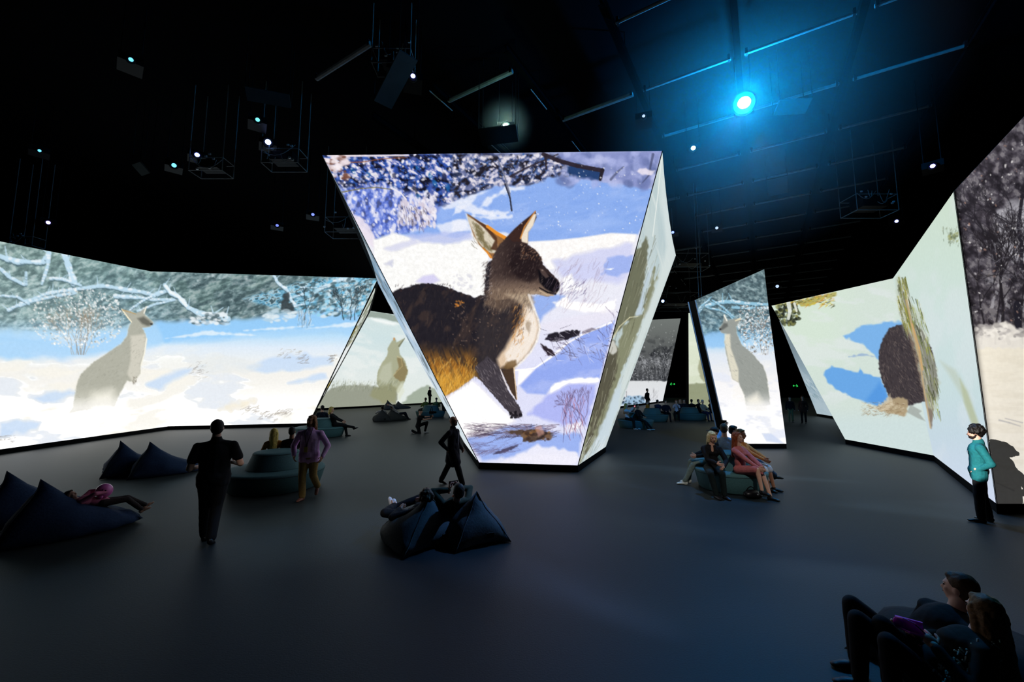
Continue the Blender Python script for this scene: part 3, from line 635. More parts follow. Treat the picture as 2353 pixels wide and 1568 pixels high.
def picture_left():                             # one picture spans both left-hand screens
    c = Canvas(-420, 440, 890, 1090); X, Y = c.X, c.Y
    c.rows([(440, (150, 178, 170)), (560, (150, 180, 172)), (640, (128, 160, 162)), (735, (150, 186, 200)), (770, (188, 224, 250)), (800, (226, 238, 250)), (850, (246, 244, 238)), (1090, (251, 250, 250))])
    haze = sstep(420, 200, X)
    top = sstep(752, 728, Y + (fbm(X, Y, 60, 30, 2) - .5) * 20)
    c.blend(top * sstep(300, 480, X) * .92, (80, 100, 104))
    c.blend(top * sstep(250, 60, X) * .5, (168, 190, 180))
    for sd, sx, sy, col, th, al in ((3, 30, 14, (190, 214, 216), .58, .5), (8, 14, 8, (60, 80, 86), .5, .5), (12, 9, 5, (214, 232, 236), .66, .6), (21, 50, 26, (120, 150, 140), .5, .5)):
        c.blend(top * sstep(th, th + .15, fbm(X, Y, sx, sy, sd, -.3)) * al * (1 - .45 * haze), col)
    c.mottle([(-420, 440), (880, 600), (880, 700), (700, 716), (520, 738), (370, 742), (290, 752), (120, 760), (-420, 740)], [(52, 72, 78), (84, 108, 112), (120, 148, 152), (168, 196, 198), (224, 236, 238)], 13, 6, 81, -.35, .42)
    c.mottle([(560, 690), (640, 660), (760, 636), (880, 636), (880, 700), (760, 722), (680, 720)], [(60, 86, 98), (90, 160, 196), (140, 206, 238), (206, 232, 242), (70, 96, 106)], 12, 5, 83, -.3, .8)
    # blue shade band of snow
    blue = [(0, 765), (60, 770), (180, 790), (240, 770), (370, 740), (520, 738), (700, 715), (880, 700), (880, 775), (760, 765), (640, 775), (520, 782), (400, 790), (330, 800), (250, 812), (150, 826), (60, 825), (-100, 820), (-420, 800), (-420, 740)]
    c.poly(blue, (172, 216, 252), 14, .9, 6, 20)
    c.poly([(360, 742), (560, 738), (760, 715), (880, 700), (880, 750), (700, 752), (560, 770), (380, 786)], (146, 204, 252), 9, .7, 4, 16)
    for p in ([(380, 778), (480, 760), (600, 772), (480, 770)], [(700, 756), (800, 742), (860, 738), (800, 752)], [(560, 760), (640, 752), (720, 748), (640, 758)]):
        c.poly(p, (236, 246, 252), 4, .8, 2, 8)
    c.blend(sstep(.52, .7, fbm(X, Y, 120, 34, 41, .12)) * sstep(790, 860, Y) * .5, (220, 232, 250))
    c.blend(sstep(.5, .7, fbm(X, Y, 90, 26, 47, -.15)) * sstep(780, 830, Y) * .55, (252, 248, 236))
    for p in (ZM([(40, 960), (240, 880), (520, 840), (800, 860), (800, 940), (560, 990), (200, 1010)]), ZM([(400, 1100), (560, 1040), (740, 1010), (760, 1060), (520, 1100)]), ZL([(1020, 1040), (1120, 980), (1280, 930), (1420, 900), (1200, 1010), (1100, 1080)]), ZL([(0, 1300), (120, 1280), (280, 1300), (260, 1350), (0, 1400)]), ZL([(200, 1130), (480, 1070), (560, 1100), (300, 1170)])):
        c.poly(p, (196, 220, 250), 10, .75, 5, 18)
    c.poly(ZL([(1300, 850), (1560, 840), (1800, 900), (1700, 960), (1340, 960)]), (232, 236, 236), 10, .6, 6, 18)
    # fallen, snow-laden branches
    br = (196, 226, 244)
    for pts, w0, w1 in ((ZL([(60, 520), (160, 470), (350, 400), (560, 370), (720, 352), (870, 380), (1000, 398), (1060, 420), (1150, 388)]), 8, 10), (ZL([(100, 500), (300, 440), (520, 400)]), 6, 8), (ZL([(800, 425), (960, 435), (1080, 450), (1210, 448)]), 9, 6), (ZL([(900, 520), (1000, 450), (1060, 420)]), 5, 5), (ZL([(950, 530), (1080, 480), (1210, 450)]), 5, 5), (ZL([(1140, 345), (1180, 400), (1240, 430), (1300, 500), (1380, 545), (1500, 560), (1580, 582)]), 9, 14), (ZL([(0, 150), (120, 185), (300, 190), (340, 120)]), 13, 10), (ZL([(340, 130), (330, 220), (290, 340)]), 10, 6), (ZL([(440, 125), (470, 200), (510, 330)]), 12, 16), (ZL([(350, 300), (450, 310), (560, 350)]), 8, 6), (ZL([(0, 230), (60, 290), (180, 350), (180, 260)]), 8, 6), (ZL([(0, 420), (120, 430), (200, 480)]), 6, 6), (ZM([(275, 130), (300, 190), (400, 270), (420, 340), (465, 400)]), 6, 8), (ZM([(440, 330), (560, 290), (700, 250), (860, 170), (1000, 150)]), 5, 12), (ZM([(520, 235), (620, 245), (760, 220)]), 4, 3), (ZM([(460, 410), (620, 370), (780, 320)]), 5, 6)):
        c.branch(pts, w0, w1, br, (74, 100, 112))
    c.stroke(ZL([(1145, 350), (1185, 400), (1240, 430), (1290, 490)]), 5, (240, 248, 250), 7, .9)
    c.poly(ZM([(360, 300), (400, 290), (420, 380), (460, 420), (470, 480), (400, 470), (340, 430)]), (58, 66, 70), 4, .9, 3, 8)
    c.blobs(40, (610, 712, 680, 742), (2, 5), [(226, 238, 244), (190, 214, 226)], (.5, .9), 3, 0)
    c.blobs(70, (440, 720, 520, 745), (2, 5), [(236, 244, 248), (90, 110, 116)], (.4, .9), 2.5, 0)
    # frosted shrubs right
    c.blobs(420, (700, 640, 870, 730), (1.4, 5), [(156, 214, 240), (110, 190, 230), (200, 228, 240), (66, 90, 98), (90, 120, 130), (225, 236, 240)], (.4, .9), 2.4, -.4, lambda x, y: y > 640 + max(0, (790 - x) * .2))
    for s_, x in ((1, 790), (2, 805), (3, 815), (4, 700)): c.tree(x, 735, 26, -1.6 + .1 * (s_ - 2), 2.2, (52, 64, 70), 6, .8, s_)
    c.hairs(260, (780, 650, 860, 720), (3, 8), 2.3, [(226, 236, 238), (60, 76, 84)], (.8, 1.6), (.4, .9), None, .9)
    c.hairs(90, (685, 720, 715, 755), (6, 16), -1.5, [(120, 140, 150), (220, 230, 236)], (.8, 1.2), (.4, .8), None, .4)
    # frosted bush left
    for s_ in range(7): c.tree(165 + 5 * s_, 815, 34, -1.9 + .13 * s_, 2.0, (176, 160, 140), 6, .5, s_ + 20)
    for s_ in range(3): c.tree(180 + 6 * s_, 815, 30, -1.75 + .16 * s_, 2.6, (140, 118, 96), 5, .55, s_ + 40)
    c.blobs(1100, (60, 662, 292, 800), (.9, 2.6), [(250, 250, 248), (236, 240, 240), (222, 226, 222)], (.4, .95), 1.8, None, lambda x, y: ((x - 178) / 112) ** 2 + ((y - 732) / 70) ** 2 < 1 and c.rng.random() < 1.2 - abs(x - 178) / 150)
    c.blobs(240, (60, 662, 292, 800), (.8, 2), [(140, 136, 120), (120, 130, 128)], (.3, .7), 2, None, lambda x, y: ((x - 178) / 100) ** 2 + ((y - 732) / 62) ** 2 < 1)
    # twigs in the snow
    for bx in ((440, 830, 480, 870), (600, 945, 640, 965), (560, 930, 600, 950), (640, 800, 700, 825), (690, 815, 710, 835), (760, 815, 775, 830), (0, 1000, 40, 1015), (640, 940, 675, 952)):
        c.hairs(26, bx, (4, 14), 2.8, [(150, 140, 130), (120, 110, 104), (190, 180, 160)], (.8, 1.3), (.3, .7), None, .4)
    c.poly(ZL([(1520, 1200), (1600, 1160), (1760, 1150), (1700, 1190), (1580, 1220)]), (250, 238, 210), 14, .6, 5, 9)
    # kangaroo
    k = [(280, 711), (292, 729), (302, 739), (295, 756), (292, 772), (280, 789), (249, 810), (212, 835), (186, 860), (177, 882), (172, 911), (169, 935), (159, 950), (186, 943), (212, 941), (262, 935), (270, 915), (282, 892), (292, 875), (308, 878), (322, 858), (323, 838), (332, 812), (337, 779), (333, 766), (327, 754), (345, 751), (352, 742), (345, 734), (335, 726), (331, 720), (336, 706), (322, 717), (312, 721), (298, 716)]
    c.poly(k, (250, 246, 226), 6, .7); c.poly(k, (176, 176, 162), 3, .96, 1, 4)
    ks, km = c.mask_poly(k, 3)
    c.blend(km * sstep(880, 945, Y[ks]) * .85, (232, 230, 216), ks)
    c.blend(km * sstep(.5, .7, fbm(X, Y, 12, 6, 5, -.6)[ks]) * .3, (188, 188, 176), ks)
    c.poly([(300, 772), (333, 768), (337, 790), (331, 812), (322, 838), (322, 858), (305, 878), (292, 860), (300, 830)], (218, 214, 200), 6, .8)
    c.hairs(420, (165, 750, 335, 935), (4, 9), 2.5, [(130, 130, 118), (196, 196, 184), (150, 150, 138)], (.7, 1.2), (.2, .45), inpoly(k))
    c.poly([(316, 732), (330, 728), (342, 736), (350, 746), (340, 750), (326, 744)], (96, 96, 88), 6, .85); c.blob(348, 745, 3.4, 2.6, (50, 50, 50), .9)
    c.stroke([(280, 711), (294, 730), (302, 740)], 3, (250, 240, 210), 3, .9); c.stroke([(282, 713), (300, 718), (312, 722)], 2.5, (190, 160, 110), 2, .9); c.stroke([(336, 706), (331, 720)], 3, (250, 246, 232), 3, .9)
    c.stroke([(337, 779), (332, 812), (324, 840)], 3, (252, 248, 232), 2.5, .9); c.hairs(20, (305, 865, 315, 882), (3, 6), 1.4, [(120, 110, 96)])
    c.poly([(215, 905), (258, 896), (270, 950), (196, 956)], (250, 247, 234), 26, .9); c.poly([(150, 925), (290, 920), (290, 965), (140, 965)], (251, 249, 244), 26, .8)
    return c

def picture_left_return():
    c = Canvas(700, 630, 880, 985); X, Y = c.X, c.Y
    c.rows([(630, (200, 206, 196)), (760, (190, 198, 190)), (800, (232, 236, 236)), (985, (240, 243, 244))])
    c.hairs(330, (780, 640, 870, 765), (14, 40), 2.1, [(80, 86, 66), (240, 242, 236), (120, 128, 104), (214, 220, 210)], (1, 2.4), (.4, .9), None, .1)
    c.hairs(60, (785, 735, 830, 790), (14, 34), 2.1, [(60, 62, 46), (150, 140, 70)], (1, 2.4), (.4, .9), None, .1)
    c.stroke(ZB([(445, 680), (400, 750), (330, 880), (220, 1040), (180, 1090)]), 2, (90, 92, 84), 7, .9, 2); c.stroke(ZB([(330, 880), (260, 990), (200, 1060)]), 2, (220, 190, 60), 3, .6, 2)
    return c

def picture_back_left():
    c = Canvas(715, 700, 1140, 960); X, Y = c.X, c.Y
    c.rows([(700, (214, 228, 226)), (780, (208, 226, 228)), (860, (226, 234, 232)), (960, (230, 236, 230))])
    c.blend(sstep(.5, .7, fbm(X, Y, 60, 24, 5, .2)) * .5, (240, 243, 240))
    c.poly(ZB([(590, 370), (830, 410), (900, 500), (860, 480), (680, 440), (560, 430)]), (150, 164, 154), 4, .95, 2, 7)
    c.poly(ZB([(570, 430), (660, 440), (860, 490), (800, 500), (640, 470)]), (244, 248, 246), 5, .9)
    k = ZB([(790, 640), (805, 610), (820, 625), (826, 655), (900, 620), (850, 700), (857, 760), (905, 820), (935, 920), (900, 1010), (850, 1110), (700, 1110), (650, 1030), (655, 930), (690, 850), (745, 770), (750, 700)])
    c.poly(k, (168, 170, 140), 2.5, .95, .8, 3); ks, km = c.mask_poly(k, 2)
    c.poly(ZB([(830, 790), (880, 800), (930, 910), (900, 1000), (860, 1010), (800, 960), (850, 880)]), (138, 122, 84), 3, .85, 1, 3)
    c.stroke(ZB([(830, 780), (870, 800), (880, 870), (800, 950)]), 1.3, (214, 190, 134), 1.2, .6)
    c.stroke(ZB([(850, 690), (900, 620)]), 4, (120, 122, 96), 2, .9); c.blob(*ZB([(806, 625)])[0], 2.5, 4, (200, 150, 100), .9)
    c.poly(ZB([(660, 980), (700, 870), (780, 830), (790, 960), (740, 1040)]), (196, 200, 180), 6, .6)
    c.poly([(715, 960), (735, 915), (760, 893), (790, 886), (840, 884), (870, 890), (900, 884), (912, 900), (912, 940), (715, 962)], (150, 154, 138), 4, .97, 2, 6)
    c.poly([(860, 890), (900, 882), (912, 895), (908, 925), (880, 928), (850, 910)], (148, 148, 110), 6, .7, 2, 6)
    c.hairs(160, (760, 880, 912, 900), (6, 14), -1.2, [(120, 126, 106), (190, 196, 176)], (.7, 1.2), (.3, .8), None, .4)
    c.poly([(925, 925), (950, 900), (980, 885), (1010, 900), (1040, 925), (1040, 940), (925, 940)], (156, 168, 150), 5, .9, 3, 8)
    c.poly(ZB([(830, 1080), (880, 1010), (900, 1100), (850, 1180)]), (222, 226, 206), 4, .7, 1, 4)
    return c

def picture_back_middle():                      # grey wood above snow
    c = Canvas(1400, 715, 1575, 945); X, Y = c.X, c.Y
    c.rows([(715, (118, 124, 120)), (770, (104, 108, 106)), (830, (84, 86, 88)), (874, (70, 72, 76)), (877, (222, 224, 226)), (915, (226, 228, 232)), (945, (200, 214, 228))])
    m = sstep(876, 872, Y)
    c.blend(m * sstep(.5, .7, fbm(X, Y, 10, 8, 4)) * .5 * sstep(760, 800, Y), (40, 42, 46))
    for s_ in range(5): c.tree(1522 + 2 * s_, 876, 24, -1.57 + .2 * (s_ - 2), 3 if s_ == 2 else 2, (44, 46, 50), 6, .9, s_ + 3)
    for s_ in range(9): c.tree(1455 + 11 * s_, 874, 16, -1.6, 1.3, (150, 152, 156), 6, .5, s_ + 60)
    c.hairs(420, (1450, 810, 1545, 876), (2, 6), .7, [(200, 202, 206), (40, 40, 44), (140, 142, 146)], (.7, 1.3), (.3, .8), None, 1.4)
    c.blobs(90, (1450, 745, 1560, 870), (.5, 1.2), [(220, 222, 224)], (.3, .8))
    c.poly(ZK([(270, 1080), (310, 1030), (480, 1030), (510, 1110), (420, 1130), (240, 1130)]), (150, 184, 214), 4, .9, 2, 6)
    c.blobs(50, (1428, 912, 1486, 930), (1, 3), [(60, 76, 92), (30, 40, 50), (180, 205, 225)], (.4, .9), 2)
    c.tree(1440, 912, 10, -1.6, 1.2, (90, 90, 94), 5, .8, 8); c.hairs(20, (1495, 900, 1510, 922), (5, 12), -1.3, [(160, 160, 164)])
    return c

def picture_back_right():                       # pale strip behind the slender screen
    c = Canvas(1570, 700, 1680, 950); X, Y = c.X, c.Y
    c.rows([(700, (206, 222, 208)), (790, (222, 230, 208)), (880, (214, 222, 198)), (884, (150, 156, 126)), (950, (164, 168, 140))])
    c.blend(sstep(.5, .7, fbm(X, Y, 30, 10, 5)) * .3, (236, 240, 226))
    c.poly(ZK([(1150, 570), (1110, 640), (1100, 720), (1120, 820), (1160, 870), (1220, 880), (1230, 700)]), (160, 162, 130), 4, .9, 1, 4)
    c.poly([(1583, 885), (1600, 880), (1640, 884), (1660, 925), (1660, 950), (1575, 950)], (146, 152, 122), 3, .9, 2, 5)
    return c

def picture_slender():
    c = Canvas(1575, 600, 1830, 1035); X, Y = c.X, c.Y
    c.rows([(600, (110, 132, 134)), (700, (96, 118, 124)), (760, (110, 160, 190)), (785, (172, 214, 244)), (815, (226, 234, 244)), (870, (244, 242, 242)), (1035, (246, 247, 252))])
    t = sstep(765, 745, Y)
    c.blend(t * sstep(.5, .7, fbm(X, Y, 12, 7, 5, -.4)) * .5, (170, 190, 194)); c.blend(t * sstep(.5, .7, fbm(X, Y, 9, 6, 9, .4)) * .5, (58, 74, 80))
    c.mottle([(1590, 690), (1757, 615), (1770, 720), (1700, 765), (1612, 770)], [(44, 58, 64), (80, 102, 108), (120, 146, 150), (186, 206, 208)], 7, 5, 91, .4, .5)
    c.poly([(1612, 770), (1660, 760), (1670, 800), (1615, 800)], (150, 200, 246), 8, .8, 3, 9)
    for pts, w0, w1 in ((ZS([(185, 330), (230, 270), (265, 230)]), 5, 3), (ZS([(235, 290), (300, 268), (400, 262), (500, 275), (630, 280)]), 9, 7), (ZS([(240, 300), (330, 320), (380, 345), (400, 370)]), 4, 4), (ZS([(270, 250), (340, 300), (410, 360)]), 4, 4), (ZS([(400, 300), (520, 305), (630, 300)]), 6, 5), (ZS([(185, 330), (190, 300), (250, 250)]), 5, 4)):
        c.branch(pts, w0, w1, (150, 200, 224), (60, 84, 96))
    c.blend(sstep(.52, .7, fbm(X, Y, 50, 20, 41, .2)) * sstep(800, 860, Y) * .6, (228, 234, 250))
    c.blend(sstep(.55, .72, fbm(X, Y, 40, 22, 47, -.2)) * sstep(800, 860, Y) * .5, (252, 248, 240))
    c.poly(ZS([(590, 1110), (650, 1110), (730, 1175), (620, 1160)]), (206, 218, 244), 4, .8)
    for s_ in range(4): c.tree(1752 + 4 * s_, 815, 26, -1.8 + .14 * s_, 1.8, (150, 132, 118), 6, .6, s_ + 4)
    c.blobs(900, (1695, 702, 1782, 815), (.7, 2), [(246, 248, 248), (226, 232, 234), (120, 112, 104)], (.4, .95), 2.2, None, lambda x, y: y < 815 and x > 1690 + abs(y - 735) * .35)
    k = ZS([(348, 348), (372, 385), (400, 375), (450, 372), (440, 400), (425, 420), (430, 470), (460, 540), (540, 610), (600, 680), (625, 760), (635, 850), (640, 925), (560, 935), (490, 930), (480, 870), (440, 780), (400, 760), (385, 700), (360, 600), (350, 520), (365, 470), (330, 460), (315, 435), (340, 400)])
    c.poly(k, (250, 246, 226), 5, .7); c.poly(k, (152, 156, 150), 2.5, .97, 1, 4); ks, km = c.mask_poly(k, 3)
    c.blend(km * sstep(895, 932, Y[ks]) * .8, (226, 226, 222), ks)
    c.poly(ZS([(350, 470), (385, 470), (390, 560), (440, 700), (440, 780), (400, 760), (370, 620), (350, 520)]), (236, 230, 208), 4, .85)
    c.hairs(330, (1665, 760, 1768, 925), (3, 8), .8, [(120, 124, 120), (180, 184, 178)], (.7, 1.2), (.2, .5), inpoly(k))
    c.poly(ZS([(345, 400), (368, 402), (372, 420), (335, 445), (318, 443)]), (96, 98, 94), 4, .85); c.blob(1655, 757, 3, 2.4, (50, 50, 52), .9)
    c.stroke(ZS([(348, 350), (365, 385)]), 3.5, (250, 248, 236), 3, .9); c.stroke(ZS([(450, 372), (420, 385)]), 4, (236, 224, 190), 3, .9)
    c.poly(ZS([(495, 890), (560, 850), (610, 945), (500, 950)]), (248, 244, 230), 16, .9); c.poly(ZS([(440, 915), (680, 910), (680, 960), (440, 960)]), (246, 245, 244), 14, .8)
    return c

def picture_right():                            # one picture spans the two pale screens on the right
    c = Canvas(1765, 425, 2300, 1170); X, Y = c.X, c.Y
    c.rows([(425, (206, 222, 202)), (600, (206, 224, 212)), (760, (206, 224, 222)), (900, (200, 220, 222)), (1000, (198, 216, 226)), (1170, (206, 216, 240))])
    seam = np.interp(Y, [640, 1047], [2052, 2145])
    lf = sstep(seam + 1, seam - 1, X)
    c.blend(lf * .75, (214, 226, 214)); c.blend(lf * sstep(2000, 1880, X) * sstep(900, 760, Y) * .5, (216, 234, 212))
    c.blend(lf * sstep(.5, .7, fbm(X, Y, 70, 26, 5, .15)) * .45 * sstep(960, 900, Y), (228, 232, 236)); c.blend(lf * sstep(930, 980, Y) * .6, (204, 222, 224))
    c.blend((1 - lf) * sstep(.5, .75, fbm(X, Y, 50, 120, 6, .1)) * .35, (222, 228, 232))
    # snow-covered plants at the top left corner
    c.poly(ZR([(60, 410), (180, 385), (470, 325), (470, 350), (380, 370), (320, 410), (230, 420), (200, 400)]), (176, 168, 92), 3, .9, 3, 6)
    c.hairs(150, (1820, 676, 1920, 704), (4, 12), 2.8, [(60, 64, 34), (220, 200, 60), (110, 104, 60), (214, 150, 50)], (1, 2), (.4, .9), None, .5)
    c.blobs(150, (1782, 700, 1836, 748), (1.5, 5), [(44, 50, 36), (90, 96, 70), (140, 140, 80), (30, 34, 28)], (.5, .95), 1.8, None, lambda x, y: ((x - 1810) / 29) ** 2 + ((y - 722) / 26) ** 2 < 1)
    c.stroke(ZR([(150, 395), (160, 450), (150, 500)]), 10, (226, 232, 224), 7, .9); c.stroke(ZR([(190, 400), (205, 450)]), 6, (236, 240, 226), 5, .9)
    # shadows the animal casts in the pictured snow
    c.poly([(1937, 773), (1955, 765), (1970, 756), (1984, 747), (2020, 742), (2072, 739), (2080, 760), (2040, 770), (2028, 800), (2022, 830), (2013, 822), (2000, 804), (1982, 791), (1960, 784)], (122, 178, 234), 5, .97, 3, 8)
    c.poly([(1950, 820), (1985, 812), (2020, 822), (1990, 818)], (150, 176, 210), 3, .8, 2, 6)
    c.poly([(1893, 862), (1896, 850), (1911, 842), (1945, 850), (1973, 856), (1976, 845), (1984, 858), (2022, 868), (2034, 890), (2042, 915), (2035, 930), (2018, 934), (1985, 924), (1955, 912), (1925, 896), (1902, 880)], (104, 166, 230), 4, .97, 2, 8)
    c.poly([(2020, 880), (2036, 900), (2040, 922), (2018, 932), (1990, 920)], (70, 140, 220), 10, .5)
    # the dark furry body and its smear over the seam
    body = [(2072, 746), (2060, 748), (2044, 755), (2029, 777), (2019, 806), (2019, 846), (2030, 884), (2041, 908), (2044, 925), (2080, 935), (2117, 925), (2150, 920), (2156, 890), (2152, 850), (2140, 800), (2120, 760), (2096, 740)]
    c.poly(body, (66, 58, 60), 2.5, 1, 1.5, 4)
    c.poly([(2074, 748), (2090, 780), (2108, 850), (2130, 940), (2140, 985), (2146, 930), (2124, 850), (2110, 790), (2094, 750)], (128, 112, 98), 4, .9, 1.5, 6)
    c.hairs(900, (2020, 750, 2120, 925), (4, 10), lambda x, y: 1.2 - (x - 2060) / 120, [(30, 26, 30), (120, 108, 104), (150, 134, 122), (50, 42, 44)], (.7, 1.3), (.25, .6), inpoly(body))
    c.poly([(2042, 920), (2064, 912), (2086, 918), (2084, 950), (2078, 957), (2044, 950), (2018, 944), (2030, 930)], (176, 156, 122), 4, .95, 2, 5)
    c.poly([(2000, 938), (2030, 925), (2046, 905), (2054, 930), (2030, 946)], (210, 196, 168), 4, .8, 3, 4)
    c.hairs(160, (1985, 925, 2080, 955), (5, 12), 2.9, [(160, 130, 90), (120, 96, 70), (230, 220, 196)], (.7, 1.3), (.3, .8), None, .5)
    c.poly([(2084, 948), (2092, 930), (2118, 945), (2112, 950), (2126, 968), (2110, 962)], (160, 166, 160), 3, .8)
    # green and gold streaks just right of the seam
    st = lambda x, y: 1.33
    c.poly([(2058, 640), (2066, 632), (2090, 690), (2118, 720), (2134, 780), (2150, 830), (2160, 880), (2152, 940), (2128, 940), (2110, 830), (2090, 760), (2070, 730), (2060, 690)], (190, 196, 176), 6, .6, 4, 10)
    c.hairs(300, (2062, 636, 2092, 745), (16, 44), st, [(120, 124, 60), (176, 168, 60), (70, 74, 48), (226, 230, 220), (150, 150, 140)], (1, 2.6), (.35, .85), lambda x, y: abs(x - (2068 + (y - 640) * .16)) < 14, .1)
    c.hairs(420, (2090, 680, 2160, 950), (12, 36), st, [(96, 108, 50), (150, 156, 60), (60, 64, 40), (216, 222, 206), (130, 130, 110)], (1, 2.4), (.35, .85), lambda x, y: abs(x - (2100 + (y - 690) * .2)) < 16, .14)
    c.stroke([(2083, 690), (2098, 760), (2114, 830), (2124, 900), (2138, 984)], 5, (196, 170, 130), 3, .85, 2); c.stroke([(2096, 745), (2112, 800), (2120, 850)], 4, (214, 170, 110), 4, .8, 2)
    c.poly([(2160, 830), (2195, 850), (2225, 900), (2250, 980), (2240, 985), (2215, 920), (2180, 860)], (188, 198, 180), 10, .6)
    c.poly([(2205, 870), (2222, 900), (2246, 965), (2252, 985), (2236, 985), (2215, 925)], (178, 186, 150), 6, .7)
    # small bush near the top of the tall pale screen
    c.hairs(70, (2165, 520, 2203, 560), (4, 12), 1.5, [(120, 128, 104), (170, 176, 150), (90, 98, 74)], (1, 2), (.3, .8), lambda x, y: x > 2180 or c.rng.random() < .4, .5)
    c.blobs(24, (2180, 535, 2203, 556), (1.5, 4), [(100, 110, 80), (160, 164, 110)], (.4, .8), 1.5)
    return c

def picture_right_return():
    c = Canvas(1765, 690, 1985, 1020); X, Y = c.X, c.Y
    c.rows([(690, (120, 132, 138)), (800, (128, 146, 156)), (880, (158, 182, 196)), (1020, (190, 206, 212))])
    c.blend(sstep(.5, .7, fbm(X, Y, 30, 14, 4, .7)) * .4, (190, 206, 214))
    c.hairs(50, (1845, 870, 1880, 910), (8, 20), .9, [(110, 140, 150), (206, 222, 226)], (1, 2), (.3, .7))
    return c

def picture_far_right():                        # dark snowy wood over a cream snowfield
    c = Canvas(2185, 150, 2900, 1180); X, Y = c.X, c.Y
    c.rows([(150, (92, 88, 98)), (400, (70, 66, 76)), (560, (60, 56, 64)), (720, (58, 54, 58)), (766, (120, 112, 108)), (776, (216, 212, 204)), (800, (232, 226, 212)), (1180, (236, 232, 226))])
    t = sstep(768, 750, Y)
    for sd, sx, sy, col, th, al in ((3, 50, 40, (44, 42, 50), .5, .6), (5, 26, 22, (96, 92, 100), .6, .5), (9, 12, 12, (34, 32, 38), .55, .6), (15, 16, 10, (128, 122, 126), .72, .6)):
        c.blend(t * sstep(th, th + .15, fbm(X, Y, sx, sy, sd, .8)) * al, col)
    c.mottle([(2185, 150), (2900, 150), (2900, 765), (2185, 765)], [(26, 24, 30), (46, 42, 50), (66, 62, 72), (96, 92, 102), (150, 146, 152)], 15, 12, 95, .8, .6)
    bright = [(2290, 480), (2335, 462), (2500, 440), (2600, 600), (2420, 640), (2340, 600), (2290, 560)]
    c.poly(bright, (176, 176, 186), 16, .8, 10, 14)
    c.blend(t * sstep(.62, .72, fbm(X, Y, 9, 14, 25, .3)) * sstep(2240, 2290, X) * .5 * sstep(400, 480, Y), (190, 190, 198))
    for s_ in range(9): c.tree(2255 + 32 * s_, 790, 90, -1.6 + .15 * math.sin(s_ * 2.1), 9 if s_ % 3 == 2 else 5, (34, 31, 36), 7, .85, s_ + 70, .74, .6)
    for s_ in range(7): c.tree(2300 + 50 * s_, 560, 50, -2.5 + .4 * s_ % 2, 4, (36, 34, 40), 6, .85, s_ + 90, .76, .6)
    c.stroke([(2337, 700), (2339, 730), (2340, 768)], 16, (34, 33, 42), 15, 1)
    c.stroke([(2349, 450), (2340, 520), (2348, 570), (2346, 620)], 8, (36, 34, 42), 8, .95)
    c.hairs(160, (2275, 470, 2353, 640), (14, 40), .4, [(40, 38, 46), (60, 56, 66), (130, 130, 140)], (1, 2), (.3, .7), None, 1.2)
    c.blobs(330, (2195, 260, 2560, 750), (.9, 2.6), [(220, 218, 220), (180, 176, 180), (150, 120, 110)], (.35, .9), 1.8, None)
    c.hairs(300, (2200, 600, 2560, 765), (3, 9), .9, [(110, 104, 100), (150, 144, 138), (40, 38, 42)], (.8, 1.4), (.3, .7), None, 1.2)
    c.poly([(2235, 778), (2250, 760), (2285, 744), (2310, 738), (2332, 752), (2345, 766), (2450, 760), (2600, 770), (2600, 800), (2235, 800)], (226, 222, 216), 5, .95, 3, 9)
    c.blobs(60, (2240, 745, 2353, 778), (2, 6), [(196, 192, 190), (240, 236, 230), (150, 146, 146)], (.4, .8), 2.6, 0)
    c.blend(sstep(.5, .7, fbm(X, Y, 70, 10, 45)) * sstep(790, 830, Y) * .25, (214, 206, 190))
    c.stroke([(2296, 966), (2320, 972), (2345, 980)], 4, (180, 178, 180), 2, .8, 2); c.stroke([(2310, 962), (2350, 972)], 2, (170, 168, 172), 2, .8, 2); c.stroke([(2290, 1110), (2330, 1128)], 2, (196, 190, 186), 3, .6, 2)
    return c
# ------------------------------------------------------------------ hall
M_FLOOR = mat('dark_grey_carpet', (15, 25, 30), 0.55, 0.25, 60, 0.2, 0, 0.27)
fb = M_FLOOR.node_tree.nodes['Principled BSDF']; fb.inputs['Sheen Weight'].default_value = 0.10; fb.inputs['Sheen Roughness'].default_value = 0.3; fb.inputs['Sheen Tint'].default_value = (.9, 1, .95, 1)
floor = MB().box((0, 28, -0.05), (110, 84, 0.1)).build('floor', M_FLOOR); tag(floor, kind='structure')
for nm, c, d in (('wall_back', (0, 69, 6), (110, .3, 12.4)), ('wall_left', (-54.8, 28, 6), (.3, 84, 12.4)), ('wall_right', (54.8, 28, 6), (.3, 84, 12.4)), ('wall_front', (0, -13.8, 6), (110, .3, 12.4)), ('ceiling', (0, 28, 12.5), (110, 84, .3))):
    tag(MB().box(c, d).build(nm, M_BLACK), kind='structure')

def down(p, z=0.0): return np.array([p[0], p[1], z])
